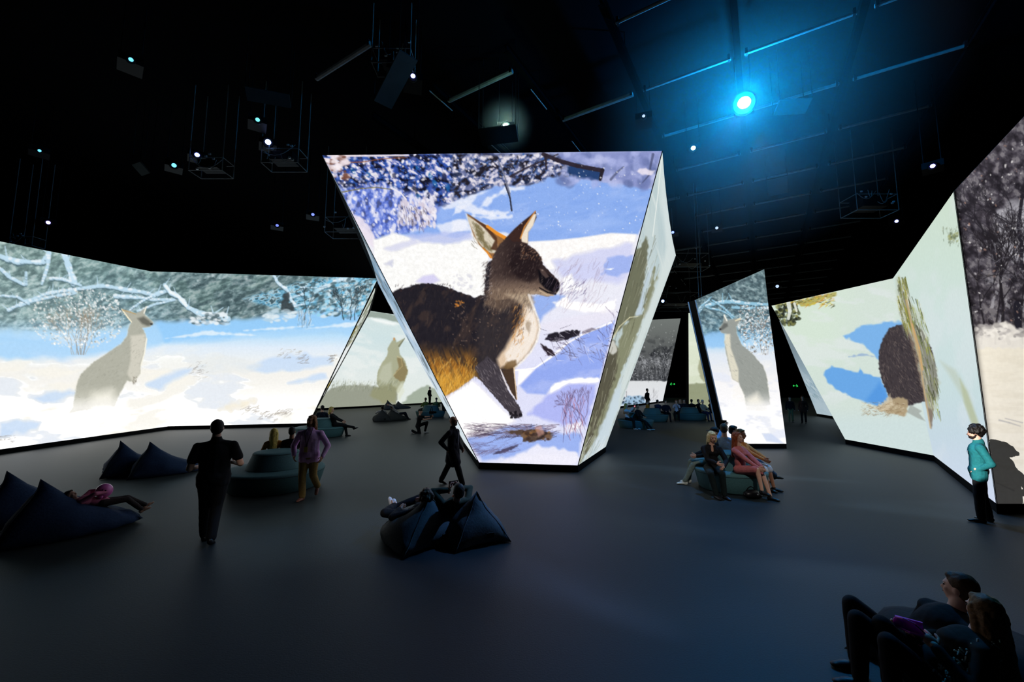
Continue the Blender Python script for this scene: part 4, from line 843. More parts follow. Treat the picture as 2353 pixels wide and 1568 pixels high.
# ---- big faceted sculpture in the middle
def sculpture():
    BL, BR = at_z(1100, 1063, PLINTH_H), at_z(1328, 1070, PLINTH_H)
    TL = at_z(740, 357, 8.8)
    p, n = plane3(BL, BR, TL)
    TR = at_plane(1522, 347, p, n)
    B2 = at_z(1392, 1027, PLINTH_H); pr, nr_ = plane3(BR, TR, B2)
    B3 = at_z(1065, 1015, PLINTH_H); pl, nl = plane3(BL, TL, B3)
    ctr = (BL + BR + B2 + B3) / 4; org = down(ctr)
    t = thing('faceted_screen_sculpture', org, 'huge faceted sculpture of screens, kangaroo on its wide front face, in mid hall', 'sculpture')
    screen_face('front_screen', [TL, BL], [TR, BR], 470, 430, picture_front(), picture_material('bright_front_screen_picture', 1.0, .05, 30), t, org)['label'] = 'wide bright screen face with a brown kangaroo in snow'
    rline = [TR] + [at_plane(x, y, pr, nr_) for x, y in ((1526, 400), (1531, 450), (1538, 505), (1545, 550), (1553, 587))] + [at_plane(1475, 800, pr, nr_), B2]
    screen_face('side_screen', [TR, BR], rline, 110, 430, picture_side_right(), picture_material('streaked_side_screen_picture', 1.0, .05, 30), t, org)['label'] = 'narrow right side screen with streaked grey-green fur'
    lline = [TL] + [at_plane(x, y, pl, nl) for x, y in ((790, 450), (812, 502), (850, 588), (868, 650), (905, 722))] + [B3]
    screen_face('side_screen', lline, [TL, BL], 40, 400, picture_side_left(), picture_material('blue_side_screen_picture', 1.0, .05, 30), t, org)['label'] = 'thin left side screen in pale blue'
    # dark rear faces close the body
    back = [down(B3, PLINTH_H) + np.array([.3, 1.2, 0]), down(B2, PLINTH_H) + np.array([-.3, 1.6, 0])]
    apexl, apexr = rline[6], lline[3]
    ring_t = [TR, rline[6], lline[5], TL]
    V = [TL, TR, rline[6], lline[4], B3, B2, back[0], back[1]]
    ib = 0.06 * nrm(np.array([0, 1, 0]))
    V = [v + ib - org for v in V]
    F = [(0, 1, 2, 3), (3, 2, 7, 6), (3, 6, 4), (2, 5, 7), (4, 6, 7, 5)]
    new_obj('rear_casing', V, F, M_CASE, t)
    m = MB(); foot = [BL, BR, B2, back[1], back[0], B3]
    vs = [down(q, z) - org for z in (0, PLINTH_H - .004) for q in foot]; k = len(foot)
    m.add(vs, [tuple(range(k))[::-1], tuple(range(k, 2 * k))] + [(i, (i + 1) % k, (i + 1) % k + k, i + k) for i in range(k)])
    m.build('plinth', M_PLINTH, t)
    # thin black seams where the faces meet
    s = MB(); 
    for a, b in ((TR, BR), (TL, BL)): s.tube([a - org + np.array([0, -.005, 0]), b - org + np.array([0, -.005, 0])], .012, 6)
    s.build('corner_seam', M_CASE, t)
    return BL, BR
sculpture()

def wall_screen(name, label, face_name, left, right, canvas, material, nu, nv, depth=0.35, group=None, plinth=True, trim=None, flip=False, gain=0.4):
    """an upright (or leaning) projection screen: picture face, black casing, black plinth"""
    l0, r0 = left[-1], right[-1]; org = down((l0 + r0) / 2)
    t = thing(name, org, label, 'screen', 0, group)
    n = nrm(np.cross(r0 - l0, left[0] - l0))
    if np.dot(n, CAM - l0) < 0: n = -n
    if flip: n = -n
    screen_face(face_name, left, right, nu, nv, canvas, material, t, org, gain)
    ring = list(left) + list(right)[::-1]
    slab('casing', ring, -n * depth, M_CASE, t, org, min(.01, depth * .25))
    if plinth:
        nh = nrm([n[0], n[1], 0]); m = MB()
        q = [l0, r0, r0 - nh * depth, l0 - nh * depth]; vs = [down(x, z) - org for z in (0, PLINTH_H - .004) for x in q]
        m.add(vs, [(3, 2, 1, 0), (4, 5, 6, 7)] + [(i, (i + 1) % 4, (i + 1) % 4 + 4, i + 4) for i in range(4)]); m.build('plinth', M_PLINTH, t)
    return t, org, n

# ---- left-hand pair
cl = picture_left()
A, B = at_z(387, 980, PLINTH_H), at_z(709, 973, PLINTH_H)
p2, n2 = vplane(A, B)
St = at_plane(347, 624, p2, n2); E = at_plane(868, 640, p2, n2)
ldir = nrm(at_z(0, 1033, PLINTH_H) - A)
A0 = at_z(0, 1033, PLINTH_H); p1, n1 = plane3(A, St, A0)
Lb = A + (A0 - A) * 1.55
Lt = at_plane(0, 555, p1, n1); Lt = St + (Lt - St) * 1.5
wall_screen('projection_screen', 'tall screen at far left with a pale kangaroo beside a frosted bush', 'screen_face', [Lt, Lb], [St, A], cl, picture_material('left_screen_picture', 1.0, .03, 9), 330, 230, gain=2.4)
wall_screen('projection_screen', 'wide screen of blue-shaded snow and fallen branches, left of the sculpture', 'screen_face', [St, A], [E, B], cl, picture_material('wide_left_screen_picture', 1.0, .03, 9), 330, 230, .02, gain=2.4)
C2 = at_z(728, 938, PLINTH_H); pc, nc = plane3(B, E, C2)
tl, orgl, _ = wall_screen('projection_screen', 'narrow angled screen return closing the right end of the snow screen', 'screen_face', [E, B], [E + np.array([.05, .1, 0]), at_y(849, 716, E[1] + .45 * (C2[1] - E[1])), C2], picture_left_return(), picture_material('return_screen_picture', 1.0, .03, 12), 60, 220, 0.06, None, True, None, True)
# ---- far screens
D0, D1 = at_z(715, 939.5, PLINTH_H), at_z(1040, 923, PLINTH_H); pd, nd = vplane(D0, D1)
wall_screen('projection_screen', 'distant screen with kangaroo seen from the front behind grass, left of sculpture', 'screen_face', [at_plane(800, 707, pd, nd), D0], [at_plane(1060, 746, pd, nd), D1], picture_back_left(), picture_material('far_left_screen_picture', 1.0, .03, 6), 190, 130)
D0, D1 = at_z(1408, 936, PLINTH_H), at_z(1523, 922, PLINTH_H); pd, nd = vplane(D0, D1)
wall_screen('projection_screen', 'distant grey screen of a winter wood above snow, right of sculpture', 'screen_face', [at_plane(1440, 738, pd, nd), D0], [at_plane(1564, 732, pd, nd), D1], picture_back_middle(), picture_material('grey_wood_screen_picture', 1.0, .03, 6), 110, 140)
D0, D1 = at_z(1583, 938, PLINTH_H), at_z(1662, 936, PLINTH_H); pd, nd = vplane(D0, D1)
wall_screen('projection_screen', 'distant pale green screen, mostly hidden behind the slender leaning screen', 'screen_face', [at_plane(1582, 720, pd, nd), D0], [at_plane(1640, 716, pd, nd), D1], picture_back_right(), picture_material('pale_strip_screen_picture', 1.0, .03, 6), 60, 130)
# ---- slender leaning screen with a dark flank
a, b = at_z(1671, 1020, PLINTH_H), at_z(1807, 1020, PLINTH_H); ps, ns = vplane(a, b)
f = lambda x, y: at_plane(x, y, ps, ns)
ts, orgs, nsl = wall_screen('projection_screen', 'slender leaning screen with pointed top and grey kangaroo facing left', 'screen_face', [f(1597, 690), f(1663, 985), a], [f(1756, 619), f(1766, 706), b], picture_slender(), picture_material('slender_screen_picture', 1.0, .03, 14), 120, 260, .5)
edge = MB(); side = [f(1597, 690) - orgs, a - orgs]; dv = -nsl * .6 + np.array([-.16, 0, 0])
V = [side[0] + dv * .6, side[0], side[1], side[1] + dv * .6]; th = np.array([.0, .03, 0])
edge.add([v for v in V] + [v + th for v in V], [(0, 1, 2, 3), (7, 6, 5, 4), (0, 4, 5, 1), (1, 5, 6, 2), (2, 6, 7, 3), (3, 7, 4, 0)]); edge.build('dark_flank', M_CASE, ts)
M_TRIM = mat('pale_edge_trim', (150, 152, 160), 0.4, .05, 4, 0)
e = MB(); e.tube([side[0] + np.array([0, -.02, 0]), side[1] + np.array([0, -.02, 0])], .02, 6); e.build('edge_trim', M_TRIM, ts)
e = MB(); e.tube([V[0], V[3]], .03, 6); e.build('edge_trim', M_TRIM, ts)
# ---- right-hand pair of pale screens, their return, and the dark wood screen lit by its own projector
cr = picture_right()
a, b = at_z(1942, 1010, PLINTH_H), at_z(2145, 1047, PLINTH_H)
c3 = at_z(2290, 1158, PLINTH_H); t3_ = at_y(2192, 440, c3[1]); pw, nw = plane3(b, c3, t3_)
t2_ = at_plane(2052, 640, pw, nw); pq, nq = plane3(a, b, t2_); t1_ = at_plane(1773, 703, pq, nq)
wall_screen('projection_screen', 'pale screen with the back of a dark furry animal and blue shadows, right side', 'screen_face', [t1_, at_plane(1801, 753, pq, nq), a], [t2_, b], cr, picture_material('pale_screen_picture', 1.0, .03, 12), 230, 240, gain=0)
wall_screen('projection_screen', 'tall pale mint screen rising behind the man in the teal jacket', 'screen_face', [t2_, b], [t3_, c3], cr, picture_material('mint_screen_picture', 1.0, .03, 12), 130, 360, .012, gain=0)
c4 = at_z(2353, 1158, PLINTH_H); px_, nx_ = vplane(c3, c4)
t4_ = at_plane(2353, 268, px_, nx_); c4b = c3 + (c4 - c3) * 5.2; t4b = t3_ + (t4_ - t3_) * 1.85
FR = wall_screen('projection_screen', 'tall screen at the right edge, dark snowy wood above cream snow', 'screen_face', [t3_, c3], [t4b, c4b], picture_far_right(), picture_material('dark_wood_screen_picture', 0.05, .04, 12, 1.0), 260, 420, .012, gain=0)
a2, b2 = at_z(1877, 951, PLINTH_H), at_z(1960, 964, PLINTH_H); pv, nv_ = vplane(a2, b2)
wall_screen('projection_screen', 'dim grey-blue screen edge peeking out behind the pale screens', 'screen_face', [at_plane(1791, 738, pv, nv_), a2], [at_plane(1850, 738, pv, nv_), b2], picture_right_return(), picture_material('grey_blue_screen_picture', .9, .03, 8), 70, 130)
# the projector lamp for the dark wood screen: light from upper left, so people before it throw their shadows on it
man_head = at_y(2252, 1000, 7.2); sh_head = at_plane(2318, 1046, px_, nx_)
ldv = nrm(man_head - sh_head); PL = man_head + ldv * 18.0
def projector_lamp(loc, target, corners, power, color, size=0.03, cone=75):
    """a spot lamp whose beam is shuttered to the four-cornered screen it serves"""
    l = bpy.data.lights.new('screen_projector_lamp', 'SPOT'); l.energy = power; l.color = color
    l.spot_size = math.radians(cone); l.spot_blend = 0.05; l.shadow_soft_size = size
    o = bpy.data.objects.new('screen_projector_lamp', l); COL.objects.link(o); o.location = loc
    q = Vector(target - loc).to_track_quat('-Z', 'Y'); o.rotation_euler = q.to_euler(); Rinv = q.to_matrix().transposed()
    l.use_nodes = True; nt = l.node_tree; em = nt.nodes['Emission']
    tc = nt.nodes.new('ShaderNodeTexCoord'); prev = None; c0 = sum(corners) / len(corners) - loc
    for i in range(len(corners)):
        m = nrm(np.cross(corners[i] - loc, corners[(i + 1) % len(corners)] - loc))
        if np.dot(m, c0) < 0: m = -m
        ml = Rinv @ Vector(m)
        d = nt.nodes.new('ShaderNodeVectorMath'); d.operation = 'DOT_PRODUCT'; d.inputs[1].default_value = ml
        nt.links.new(tc.outputs['Normal'], d.inputs[0])
        r = nt.nodes.new('ShaderNodeMapRange'); r.inputs['From Min'].default_value = -0.0005; r.inputs['From Max'].default_value = 0.0015
        nt.links.new(d.outputs['Value'], r.inputs['Value'])
        if prev is None: prev = r.outputs[0]
        else:
            k = nt.nodes.new('ShaderNodeMath'); k.operation = 'MULTIPLY'; nt.links.new(prev, k.inputs[0]); nt.links.new(r.outputs[0], k.inputs[1]); prev = k.outputs[0]
    nt.links.new(prev, em.inputs['Strength'])
    return o
xd = nrm(c4b - c3)
projector_lamp(PL, c3 + xd * 2.2 + np.array([0, 0, 3.5]), [c3, c3 + xd * 7, c3 + xd * 7 + np.array([0, 0, 11]), t3_ + np.array([0, 0, 4.5])], 34000, (1, .98, .94))

def spill_lamp(loc, target, power, color, cone):
    """stray projector light that falls in soft streaks on the carpet"""
    l = bpy.data.lights.new('floor_spill_lamp', 'SPOT'); l.energy = power; l.color = color
    l.spot_size = math.radians(cone); l.spot_blend = 1.0; l.shadow_soft_size = .05
    o = bpy.data.objects.new('floor_spill_lamp', l); COL.objects.link(o); o.location = loc
    o.rotation_euler = Vector(target - loc).to_track_quat('-Z', 'Y').to_euler()
    l.use_nodes = True; nt = l.node_tree; em = nt.nodes['Emission']; tc = nt.nodes.new('ShaderNodeTexCoord')
    mp = nt.nodes.new('ShaderNodeMapping'); mp.inputs['Scale'].default_value = (1.2, 5.5, 1.2); mp.inputs['Rotation'].default_value = (0, 0, .25)
    nz = nt.nodes.new('ShaderNodeTexNoise'); nz.inputs['Scale'].default_value = 2.2; nz.inputs['Detail'].default_value = 1.5
    r = nt.nodes.new('ShaderNodeMapRange'); r.inputs['From Min'].default_value = .53; r.inputs['From Max'].default_value = .70
    nt.links.new(tc.outputs['Normal'], mp.inputs['Vector']); nt.links.new(mp.outputs[0], nz.inputs['Vector']); nt.links.new(nz.outputs['Fac'], r.inputs['Value']); nt.links.new(r.outputs[0], em.inputs['Strength'])
spill_lamp(PROJ + np.array([0, -.3, -.1]), at_z(1500, 1270), 4200, (.28, .45, 1), 54)
spill_lamp(np.array([9.0, 14.0, 11.4]), at_z(1850, 1080), 3000, (.5, .75, .95), 80)
def people_fill_lamp(loc, target, power, cone, color=(1, .95, .9)):
    """unseen fill spot added to brighten people, standing in for overhead projector light"""
    l = bpy.data.lights.new('people_fill_light', 'SPOT'); l.energy = power; l.color = color
    l.spot_size = math.radians(cone); l.spot_blend = 1.0; l.shadow_soft_size = .12
    o = bpy.data.objects.new('people_fill_light', l); COL.objects.link(o); o.location = loc
    o.rotation_euler = Vector(target - loc).to_track_quat('-Z', 'Y').to_euler()
people_fill_lamp(np.array([-0.5, -1.5, 10.5]), at_z(706, 1110, .9), 5200, 13)  # added fill that brightens the man in the lilac shirt
people_fill_lamp(np.array([2.5, -1.0, 10.5]), at_z(1690, 1080, .8), 2300, 19)  # added fill on the group at the small ottoman
# ------------------------------------------------------------------ ceiling grid, projectors and rigs
CZ = 11.6
vp = nrm([ray(1755, 882)[0], ray(1755, 882)[1], 0]); perp = np.array([vp[1], -vp[0], 0])
M_PIPE = mat('dull_steel_pipe', (88, 94, 96), 0.5, .2, 8, .05, 0.0, .2)
M_BEAM = mat('black_steel_beam', (4, 5, 6), 0.8, .2, 3, .05, 0.0, .0)
M_BODY = mat('black_projector_body', (6, 6, 8), 0.6, .2, 10, .05, 0, .1)
M_PANEL = mat('grey_ceiling_panel', (40, 46, 48), 0.7, .12, 4, .03, 0, .1)
c0 = at_z(1712, 340, CZ); sp = (at_z(1728, 462, CZ) - at_z(1712, 340, CZ)); sp = np.linalg.norm(sp) / 2
bay = None
q = at_z(1890, 372, CZ) - c0; bay = abs(q @ perp)
BEAM_G = 'long black beams under the ceiling'; PIPE_G = 'thin cross pipes under the ceiling'
def u2(k, s, z=CZ): return np.array([c0[0], c0[1], 0]) + perp * (k * bay) + vp * s + np.array([0, 0, z])
# long beams run towards the far right
beam0 = None
names = {-3: 'third long black beam left of the bright projector', -2: 'second long black beam left of the bright projector', -1: 'long black beam just left of the bright projector', 0: 'long black beam running past the bright projector', 1: 'long black beam just right of the bright projector', 2: 'long black beam far right of the bright projector'}
for k in range(-4, 3):
    a_, b_ = u2(k, -9), u2(k, 40); o_ = (a_ + b_) / 2
    L_ = np.linalg.norm(b_ - a_); rz = math.atan2(vp[1], vp[0])
    t = thing('ceiling_beam', o_, names.get(k, 'leftmost long black beam under the dark ceiling'), 'beam', rz, BEAM_G)
    m = MB().box((0, 0, .11), (L_, .16, .02)).box((0, 0, -.11), (L_, .16, .02)); m.build('flange', M_BEAM, t)
    MB().box((0, 0, 0), (L_, .025, .2)).build('web', M_BEAM, t)
    w = MB(); 
    for j in range(int(L_ / 1.6)):
        if k in (-3, -2) and (j * 7 + k * 3) % 5 < 3: w.tube([(-L_ / 2 + j * 1.6, .1, -.14), (-L_ / 2 + j * 1.6 + 1.1, .1, -.14)], .018, 5)
    if w.v: w.build('cable', M_PIPE, t)
    w = MB()
    for j in range(7): w.tube([(-L_ / 2 + 2 + j * (L_ - 4) / 6, 0, .1), (-L_ / 2 + 2 + j * (L_ - 4) / 6, 0, 12.34 - CZ)], .02, 6)
    w.build('hanger_rod', M_BEAM, t)
n_p = 0
ORD = ['nearest', 'second', 'third', 'fourth', 'fifth', 'sixth', 'seventh', 'eighth', 'ninth', 'tenth', 'eleventh', 'twelfth', 'thirteenth', 'fourteenth', 'fifteenth', 'sixteenth', 'seventeenth', 'farthest']
BAY = {-4: 'at far left', -3: 'left of the sculpture top', -2: 'over the sculpture', -1: 'just left of the brightest projector', 0: 'just right of the brightest projector', 1: 'towards the right wall'}
for j in range(-5, 13):
    for k in (-4, -3, -2, -1, 0, 1):
        if k < -1 and (j + 2 * k) % 3: continue
        s_ = j * sp; a_, b_ = u2(k + .06, s_, CZ - .2), u2(k + .94, s_, CZ - .2); o_ = (a_ + b_) / 2; L_ = np.linalg.norm(b_ - a_)
        rz = math.atan2(perp[1], perp[0])
        r_ = .045 if k >= -1 else .07
        t = thing('ceiling_pipe', o_, 'thin cross pipe, %s row from the camera, hung %s' % (ORD[j + 5], BAY[k]), 'pipe', rz, PIPE_G)
        MB().tube([(-L_ / 2, 0, 0), (L_ / 2, 0, 0)], r_, 8).build('tube', M_PIPE, t)
        for e_ in (-1, 1): MB().box((e_ * (L_ / 2 - .05), 0, .03), (.06, .14, .16)).build('clamp', M_BODY, t)

def projector(px, py, z, label, lens_rgb, strength, r=.06, yaw=0.0, size=1.0):
    p = at_z(px, py, z); d = nrm([CAM[0] - p[0], CAM[1] - p[1], 0]); rz = math.atan2(d[1], d[0]) - math.pi / 2 + math.pi + yaw
    t = thing('ceiling_projector', p, label, 'projector', rz, None, size)
    # local frame: -Y looks at the hall floor in front of the camera
    m = MB().box((0, .34, .06), (.5, .6, .2)); m.build('body', M_BODY, t)
    MB().lathe([(r * 1.9, 0), (r * 2.0, .08), (r * 1.7, .12)], 20).build('lens_barrel', M_BODY, t).matrix_basis = Matrix.Translation((0, .05, 0)) @ Matrix.Rotation(math.radians(90 + 25), 4, 'X')
    MB().ell((0, -.10, -.06), (r, r * .6, r), None, 18, 10).build('lens', glow('lens_light', lens_rgb, strength), t)['label'] = 'glowing lens'
    for x in (-.2, .2): MB().tube([(x, .3, .15), (x, .3, 12.34 - z)], .015, 6).build('hanger', M_BODY, t)
    return p
blue = (120, 140, 255); cyan = (110, 210, 255); ice = (190, 215, 255)
for px, py, z, lab, c_, st, r_ in (
    (111, 510, 9.4, 'small projector glowing violet above the far left screen', (150, 140, 255), 6, .07),
    (91, 345, 10.4, 'small projector with thin blue lens at far left', cyan, 1.5, .045),
    (301, 137, 10.6, 'projector with long blue-lit lens, upper left', cyan, 1.6, .05),
    (400, 379, 10.0, 'blue-lit projector left of the violet one, above wide snow screen', cyan, 2, .07),
    (453, 355, 10.0, 'violet-white projector beside a cable rig, upper left', blue, 7, .07),
    (592, 275, 10.4, 'turquoise-lit projector above the brightest left one', (120, 235, 240), 1.4, .06),
    (616, 326, 10.2, 'brightest blue-white projector on the left side', (150, 175, 255), 12, .085),
    (719, 492, 9.4, 'faint projector with violet lens left of the sculpture', blue, 1.6, .06),
    (637, 517, 9.4, 'faint projector with thin violet lens, lower left of sculpture top', blue, 1.3, .06),
    (911, 153, 10.6, 'projector with dull blue lens over the hanging grey panel', (90, 110, 220), .9, .055),
    (949, 176, 10.6, 'blue-white projector right of the hanging grey panel', (140, 150, 255), 8, .06),
    (1479, 267, 10.6, 'small projector with white lens left of the bright one', ice, 1.2, .045),
    (1593, 340, 10.4, 'small cyan-white projector low left of the bright one', (190, 240, 255), 4, .075),
    (1647, 523, 10.2, 'tiny lit projector above the slender screen', ice, 1.2, .07),
    (1546, 533, 9.6, 'tiny blue projector beside the sculpture edge', blue, 3, .06),
    (1523, 691, 8.0, 'tiny blue projector low between sculpture and slender screen', (150, 180, 255), 4, .1),
    (1786, 657, 9.0, 'tiny white-lit projector right of the slender screen tip', ice, 1.2, .1),
    (2143, 380, 9.2, 'violet-white projector above the tall mint screen', (140, 140, 255), 9, .06),
    (2060, 507, 9.2, 'violet-white projector left of the tall mint screen', (140, 150, 255), 7, .06)):
    projector(px, py, z, lab, c_, st, r_)
projector(1162, 290, 9.9, 'white-green projector shining above the sculpture', (225, 255, 240), 60, .075)
pw_ = projector(1710, 236, 10.6, 'brightest projector, blazing blue-white at upper right', (215, 245, 255), 40, .17)
point_light('bright_projector_light', pw_ + nrm(CAM - pw_) * .35, 2600, (.0, .36, 1.0), .12)
w2 = at_z(1162, 290, 9.9); point_light('white_projector_light', w2 + nrm(CAM - w2) * .25, 60, (.45, 1, .8), .06)

# thin theatre haze around the two shining projectors, lit by their own light
def haze(name, c, r, dens, label):
    o = MB().ell((0, 0, 0), (r, r, r), None, 40, 24).build(name, None); o.location = tuple(c)
    m = bpy.data.materials.new(name); m.use_nodes = True; nt = m.node_tree; nt.nodes.remove(nt.nodes['Principled BSDF'])
    v = nt.nodes.new('ShaderNodeVolumeScatter'); v.inputs['Density'].default_value = dens; v.inputs['Color'].default_value = (1, 1, 1, 1)
    tc = nt.nodes.new('ShaderNodeTexCoord'); ln = nt.nodes.new('ShaderNodeVectorMath'); ln.operation = 'LENGTH'
    nt.links.new(tc.outputs['Object'], ln.inputs[0]); mr = nt.nodes.new('ShaderNodeMapRange'); mr.interpolation_type = 'SMOOTHSTEP'
    mr.inputs['From Min'].default_value = r * .3; mr.inputs['From Max'].default_value = r; mr.inputs['To Min'].default_value = dens; mr.inputs['To Max'].default_value = 0
    nt.links.new(ln.outputs['Value'], mr.inputs['Value']); nt.links.new(mr.outputs[0], v.inputs['Density'])
    nt.links.new(v.outputs[0], nt.nodes['Material Output'].inputs['Volume']); o.data.materials.append(m)
    m.cycles.volume_step_rate = 2.0
    tag(o, label, 'haze', None, 'stuff')
haze('theatre_haze', pw_, 4.8, 0.018, 'thin blue glowing haze around the brightest projector')
haze('theatre_haze', w2, 0.9, 0.06, 'small greenish glow of haze around the projector above the sculpture')

def hang_panel(px, py, z, w, d, yaw, label, tilt=0.25):
    p = at_z(px, py, z); t = thing('hanging_panel', p, label, 'panel', yaw)
    R = Matrix.Rotation(tilt, 3, 'X'); A_ = np.array(R)
    MB().box((0, 0, 0), (w, d, .05), 0, A_).build('plate', M_PANEL, t)
    for x in (-w / 2, w / 2):
        for y in (-d / 2, d / 2): MB().tube([A_ @ np.array([x, y, .0]), (x, y * .9, 12.34 - z)], .012, 6).build('wire', M_BODY, t)
hang_panel(908, 186, 10.2, .5, 1.5, 0.75, 'long grey panel hung beside the blue projectors, upper middle', -.4)
hang_panel(1146, 311, 9.6, 1.1, .5, -.2, 'grey panel hung under the white-green projector', -.5)
hang_panel(1821, 245, 10.6, .9, .45, -.1, 'cyan-lit panel hung right of the brightest projector', -.5)
hang_panel(1786, 429, 10.9, .75, .7, -.55, 'small square panel between the ceiling pipes at right', -.9)
hang_panel(617, 224, 10.4, 1.1, .35, .3, 'short pale panel under the ceiling, upper left', -.7)
hang_panel(325, 388, 9.8, .5, .4, -.4, 'dim grey panel left of the blue-lit projector', -.7)

def rig(px, py, z, sz, seed, label, n=26):
    p = at_z(px, py, z); t = thing('lighting_rig', p, label, 'rig'); R = random.Random(seed)
    f = MB()
    for x in (-sz, sz):
        for y in (-sz * .5, sz * .5): f.tube([(x, y, -sz * .5), (x, y, 12.34 - z)], .014, 6)
    for zz in (-sz * .5, sz * .3):
        f.tube([(-sz, -sz * .5, zz), (sz, -sz * .5, zz), (sz, sz * .5, zz), (-sz, sz * .5, zz)], .016, 6, None, True)
    f.build('frame', M_PIPE, t)
    MB().box((0, 0, 0), (sz * 1.2, sz * .8, sz * .5)).build('housing', M_BODY, t)
    for _ in range(n // 6):
        c = MB(); a = np.array([R.uniform(-sz, sz), -sz * .55, R.uniform(-sz * .4, sz * .7)]); b = np.array([R.uniform(-sz, sz), -sz * .55, R.uniform(-sz * .4, sz * .7)])
        c.tube([a + (b - a) * i / 8 - np.array([0, 0, math.sin(math.pi * i / 8) * sz * .35]) for i in range(9)], .011, 5); c.build('cable', M_PIPE, t)
    for _ in range(n // 5):
        x, y, zz = R.uniform(-sz, sz), -sz * .6, R.uniform(-sz * .5, sz * .6); MB().box((x, y, zz), (.07, .04, .05)).build('clamp', mat('bare_metal_clamp', (150, 155, 160), .35, .1, 5, 0, .3), t)
rig(487, 383, 9.6, .55, 3, 'frame rig with looping cables right of the violet projector')
rig(655, 365, 9.8, .6, 4, 'frame rig with cables below the brightest left projector')
rig(800, 520, 9.0, .8, 5, 'dim rig of fittings just left of the sculpture')
rig(1995, 470, 9.4, .8, 6, 'rig with cables and lamps left of the tall mint screen')
rig(1580, 600, 9.4, 1.0, 7, 'distant rig of fittings right of the sculpture')
rig(1552, 690, 8.4, 1.4, 8, 'distant blue-lit rig low behind the sculpture edge')
rig(64, 556, 8.6, .5, 9, 'small glinting rig above the far left screen')
rig(905, 140, 10.9, .5, 10, 'cable rig above the long grey hanging panel')
# hanging wires holding the slender screen
t = thing('suspension_cable', down(at_y(1608, 690, 19)), 'pair of thin steel cables holding the slender leaning screen', 'cable')
for dx in (0, .16):
    a_ = at_y(1606 + dx * 40, 690, 19.6) - down(at_y(1608, 690, 19)); MB().tube([a_, (a_[0], a_[1], 12.34)], .012, 6).build('wire', M_PIPE, t)

# exit signs on the far wall
def exit_sign(px, py, flip, label):
    p = at_y(px, py, 68.75); t = thing('exit_sign', p, label, 'sign')
    MB().box((0, 0, 0), (.95, .1, .5)).build('box', mat('dark_green_sign_face', (4, 60, 22), .5, .05, 3, 0), t)
    g = glow('green_sign_light', (60, 255, 110), 1.0)
    f = MB(); s = -1 if flip else 1
    def bar(a, b, w): f.tube([(a[0] * s, -.08, a[1]), (b[0] * s, -.08, b[1])], w, 5)
    f.ell((-.2 * s, -.08, .17), (.05, .02, .05), None, 8, 6)
    bar((-.24, .1), (-.3, -.04), .035); bar((-.3, -.04), (-.2, -.12), .025); bar((-.2, -.12), (-.24, -.2), .025); bar((-.3, -.04), (-.42, -.14), .025); bar((-.24, .08), (-.1, .02), .02); bar((-.24, .08), (-.38, .04), .02)
    f.build('running_figure', g, t)
    f = MB(); bar((.05, 0), (.4, 0), .035); bar((.4, 0), (.26, .13), .03); bar((.4, 0), (.26, -.13), .03); f.build('arrow', g, t)
exit_sign(1545, 883, False, 'green running-figure exit sign on the dark wall behind the couches')
exit_sign(1827, 887, True, 'green running-figure exit sign above the two distant standing people')

# ------------------------------------------------------------------ seats
M_TEAL = mat('teal_grey_upholstery', (66, 104, 106), 0.75, .12, 40, .25, 0, .35)
M_TEAL2 = mat('dark_teal_piping', (40, 62, 66), 0.7, .1, 30, .1)
def make_ottoman():
    t = thing('round_ottoman', (0, 0, 0), 'x', 'ottoman')
    prof = [(.90, .012), (.93, .03), (.985, .2), (1.035, .37), (1.035, .40), (1.02, .425), (.985, .437), (.7, .44), (.3, .44)]
    MB().lathe(prof, 72).build('seat', M_TEAL, t, True)
    MB().tube([(1.033 * math.cos(a), 1.033 * math.sin(a), .375) for a in np.linspace(0, 2 * math.pi, 73)[:-1]], .008, 6, None, True).build('piping', M_TEAL2, t, True)
    prof = [(.60, .43), (.595, .46), (.53, .62), (.475, .755), (.465, .785), (.44, .8), (.3, .805), (.05, .805)]
    bk = MB().lathe(prof, 64).build('backrest', M_TEAL, t, True)
    MB().tube([(.472 * math.cos(a), .472 * math.sin(a), .768) for a in np.linspace(0, 2 * math.pi, 65)[:-1]], .007, 6, None, True).build('piping', M_TEAL2, bk, True)
    f = MB()
    for i in range(6): f.box((.6 * math.cos(i * 1.047), .6 * math.sin(i * 1.047), .008), (.06, .06, .016))
    f.build('foot', M_BLACK, t)
    return t
OTT = make_ottoman(); first = True
OTT_POS = {}
def ottoman(key, px, py_front, label, rad=1.0, sc=1.0, rz=0.0):
    """py_front is where the front foot of the seat meets the floor"""
    global first
    p = at_z(px, py_front, 0.0); d = nrm(p[:2] - CAM[:2]); c = np.array([p[0] + d[0] * .92 * sc, p[1] + d[1] * .92 * sc, 0])
    o = OTT if first else copy_tree(OTT); first = False
    o.location = c; o.scale = (sc * rad, sc, 1.0); o.rotation_euler = (0, 0, rz)
    tag(o, label, 'ottoman', 'round two-tier ottomans'); OTT_POS[key] = c
ottoman('near', 630, 1141, 'nearest round ottoman, behind the man in the lilac shirt')
ottoman('back', 735, 1009, 'round ottoman where a blonde woman in black sits with crossed legs')
ottoman('far', 989, 961, 'round ottoman behind the crouching camera operator')
ottoman('bench', 1681, 1138, 'small round ottoman crowded with six people, right of sculpture', 1, .72)
ottoman('r1', 1461, 987, 'low round ottoman under the blonde woman taking a picture', 1, .9)
ottoman('r2', 1499, 971, 'round ottoman behind the blonde woman, by the mustard-coated person', 1, .95)
ottoman('r3', 1585, 968, 'round ottoman farthest right, beside the foot of the slender screen')

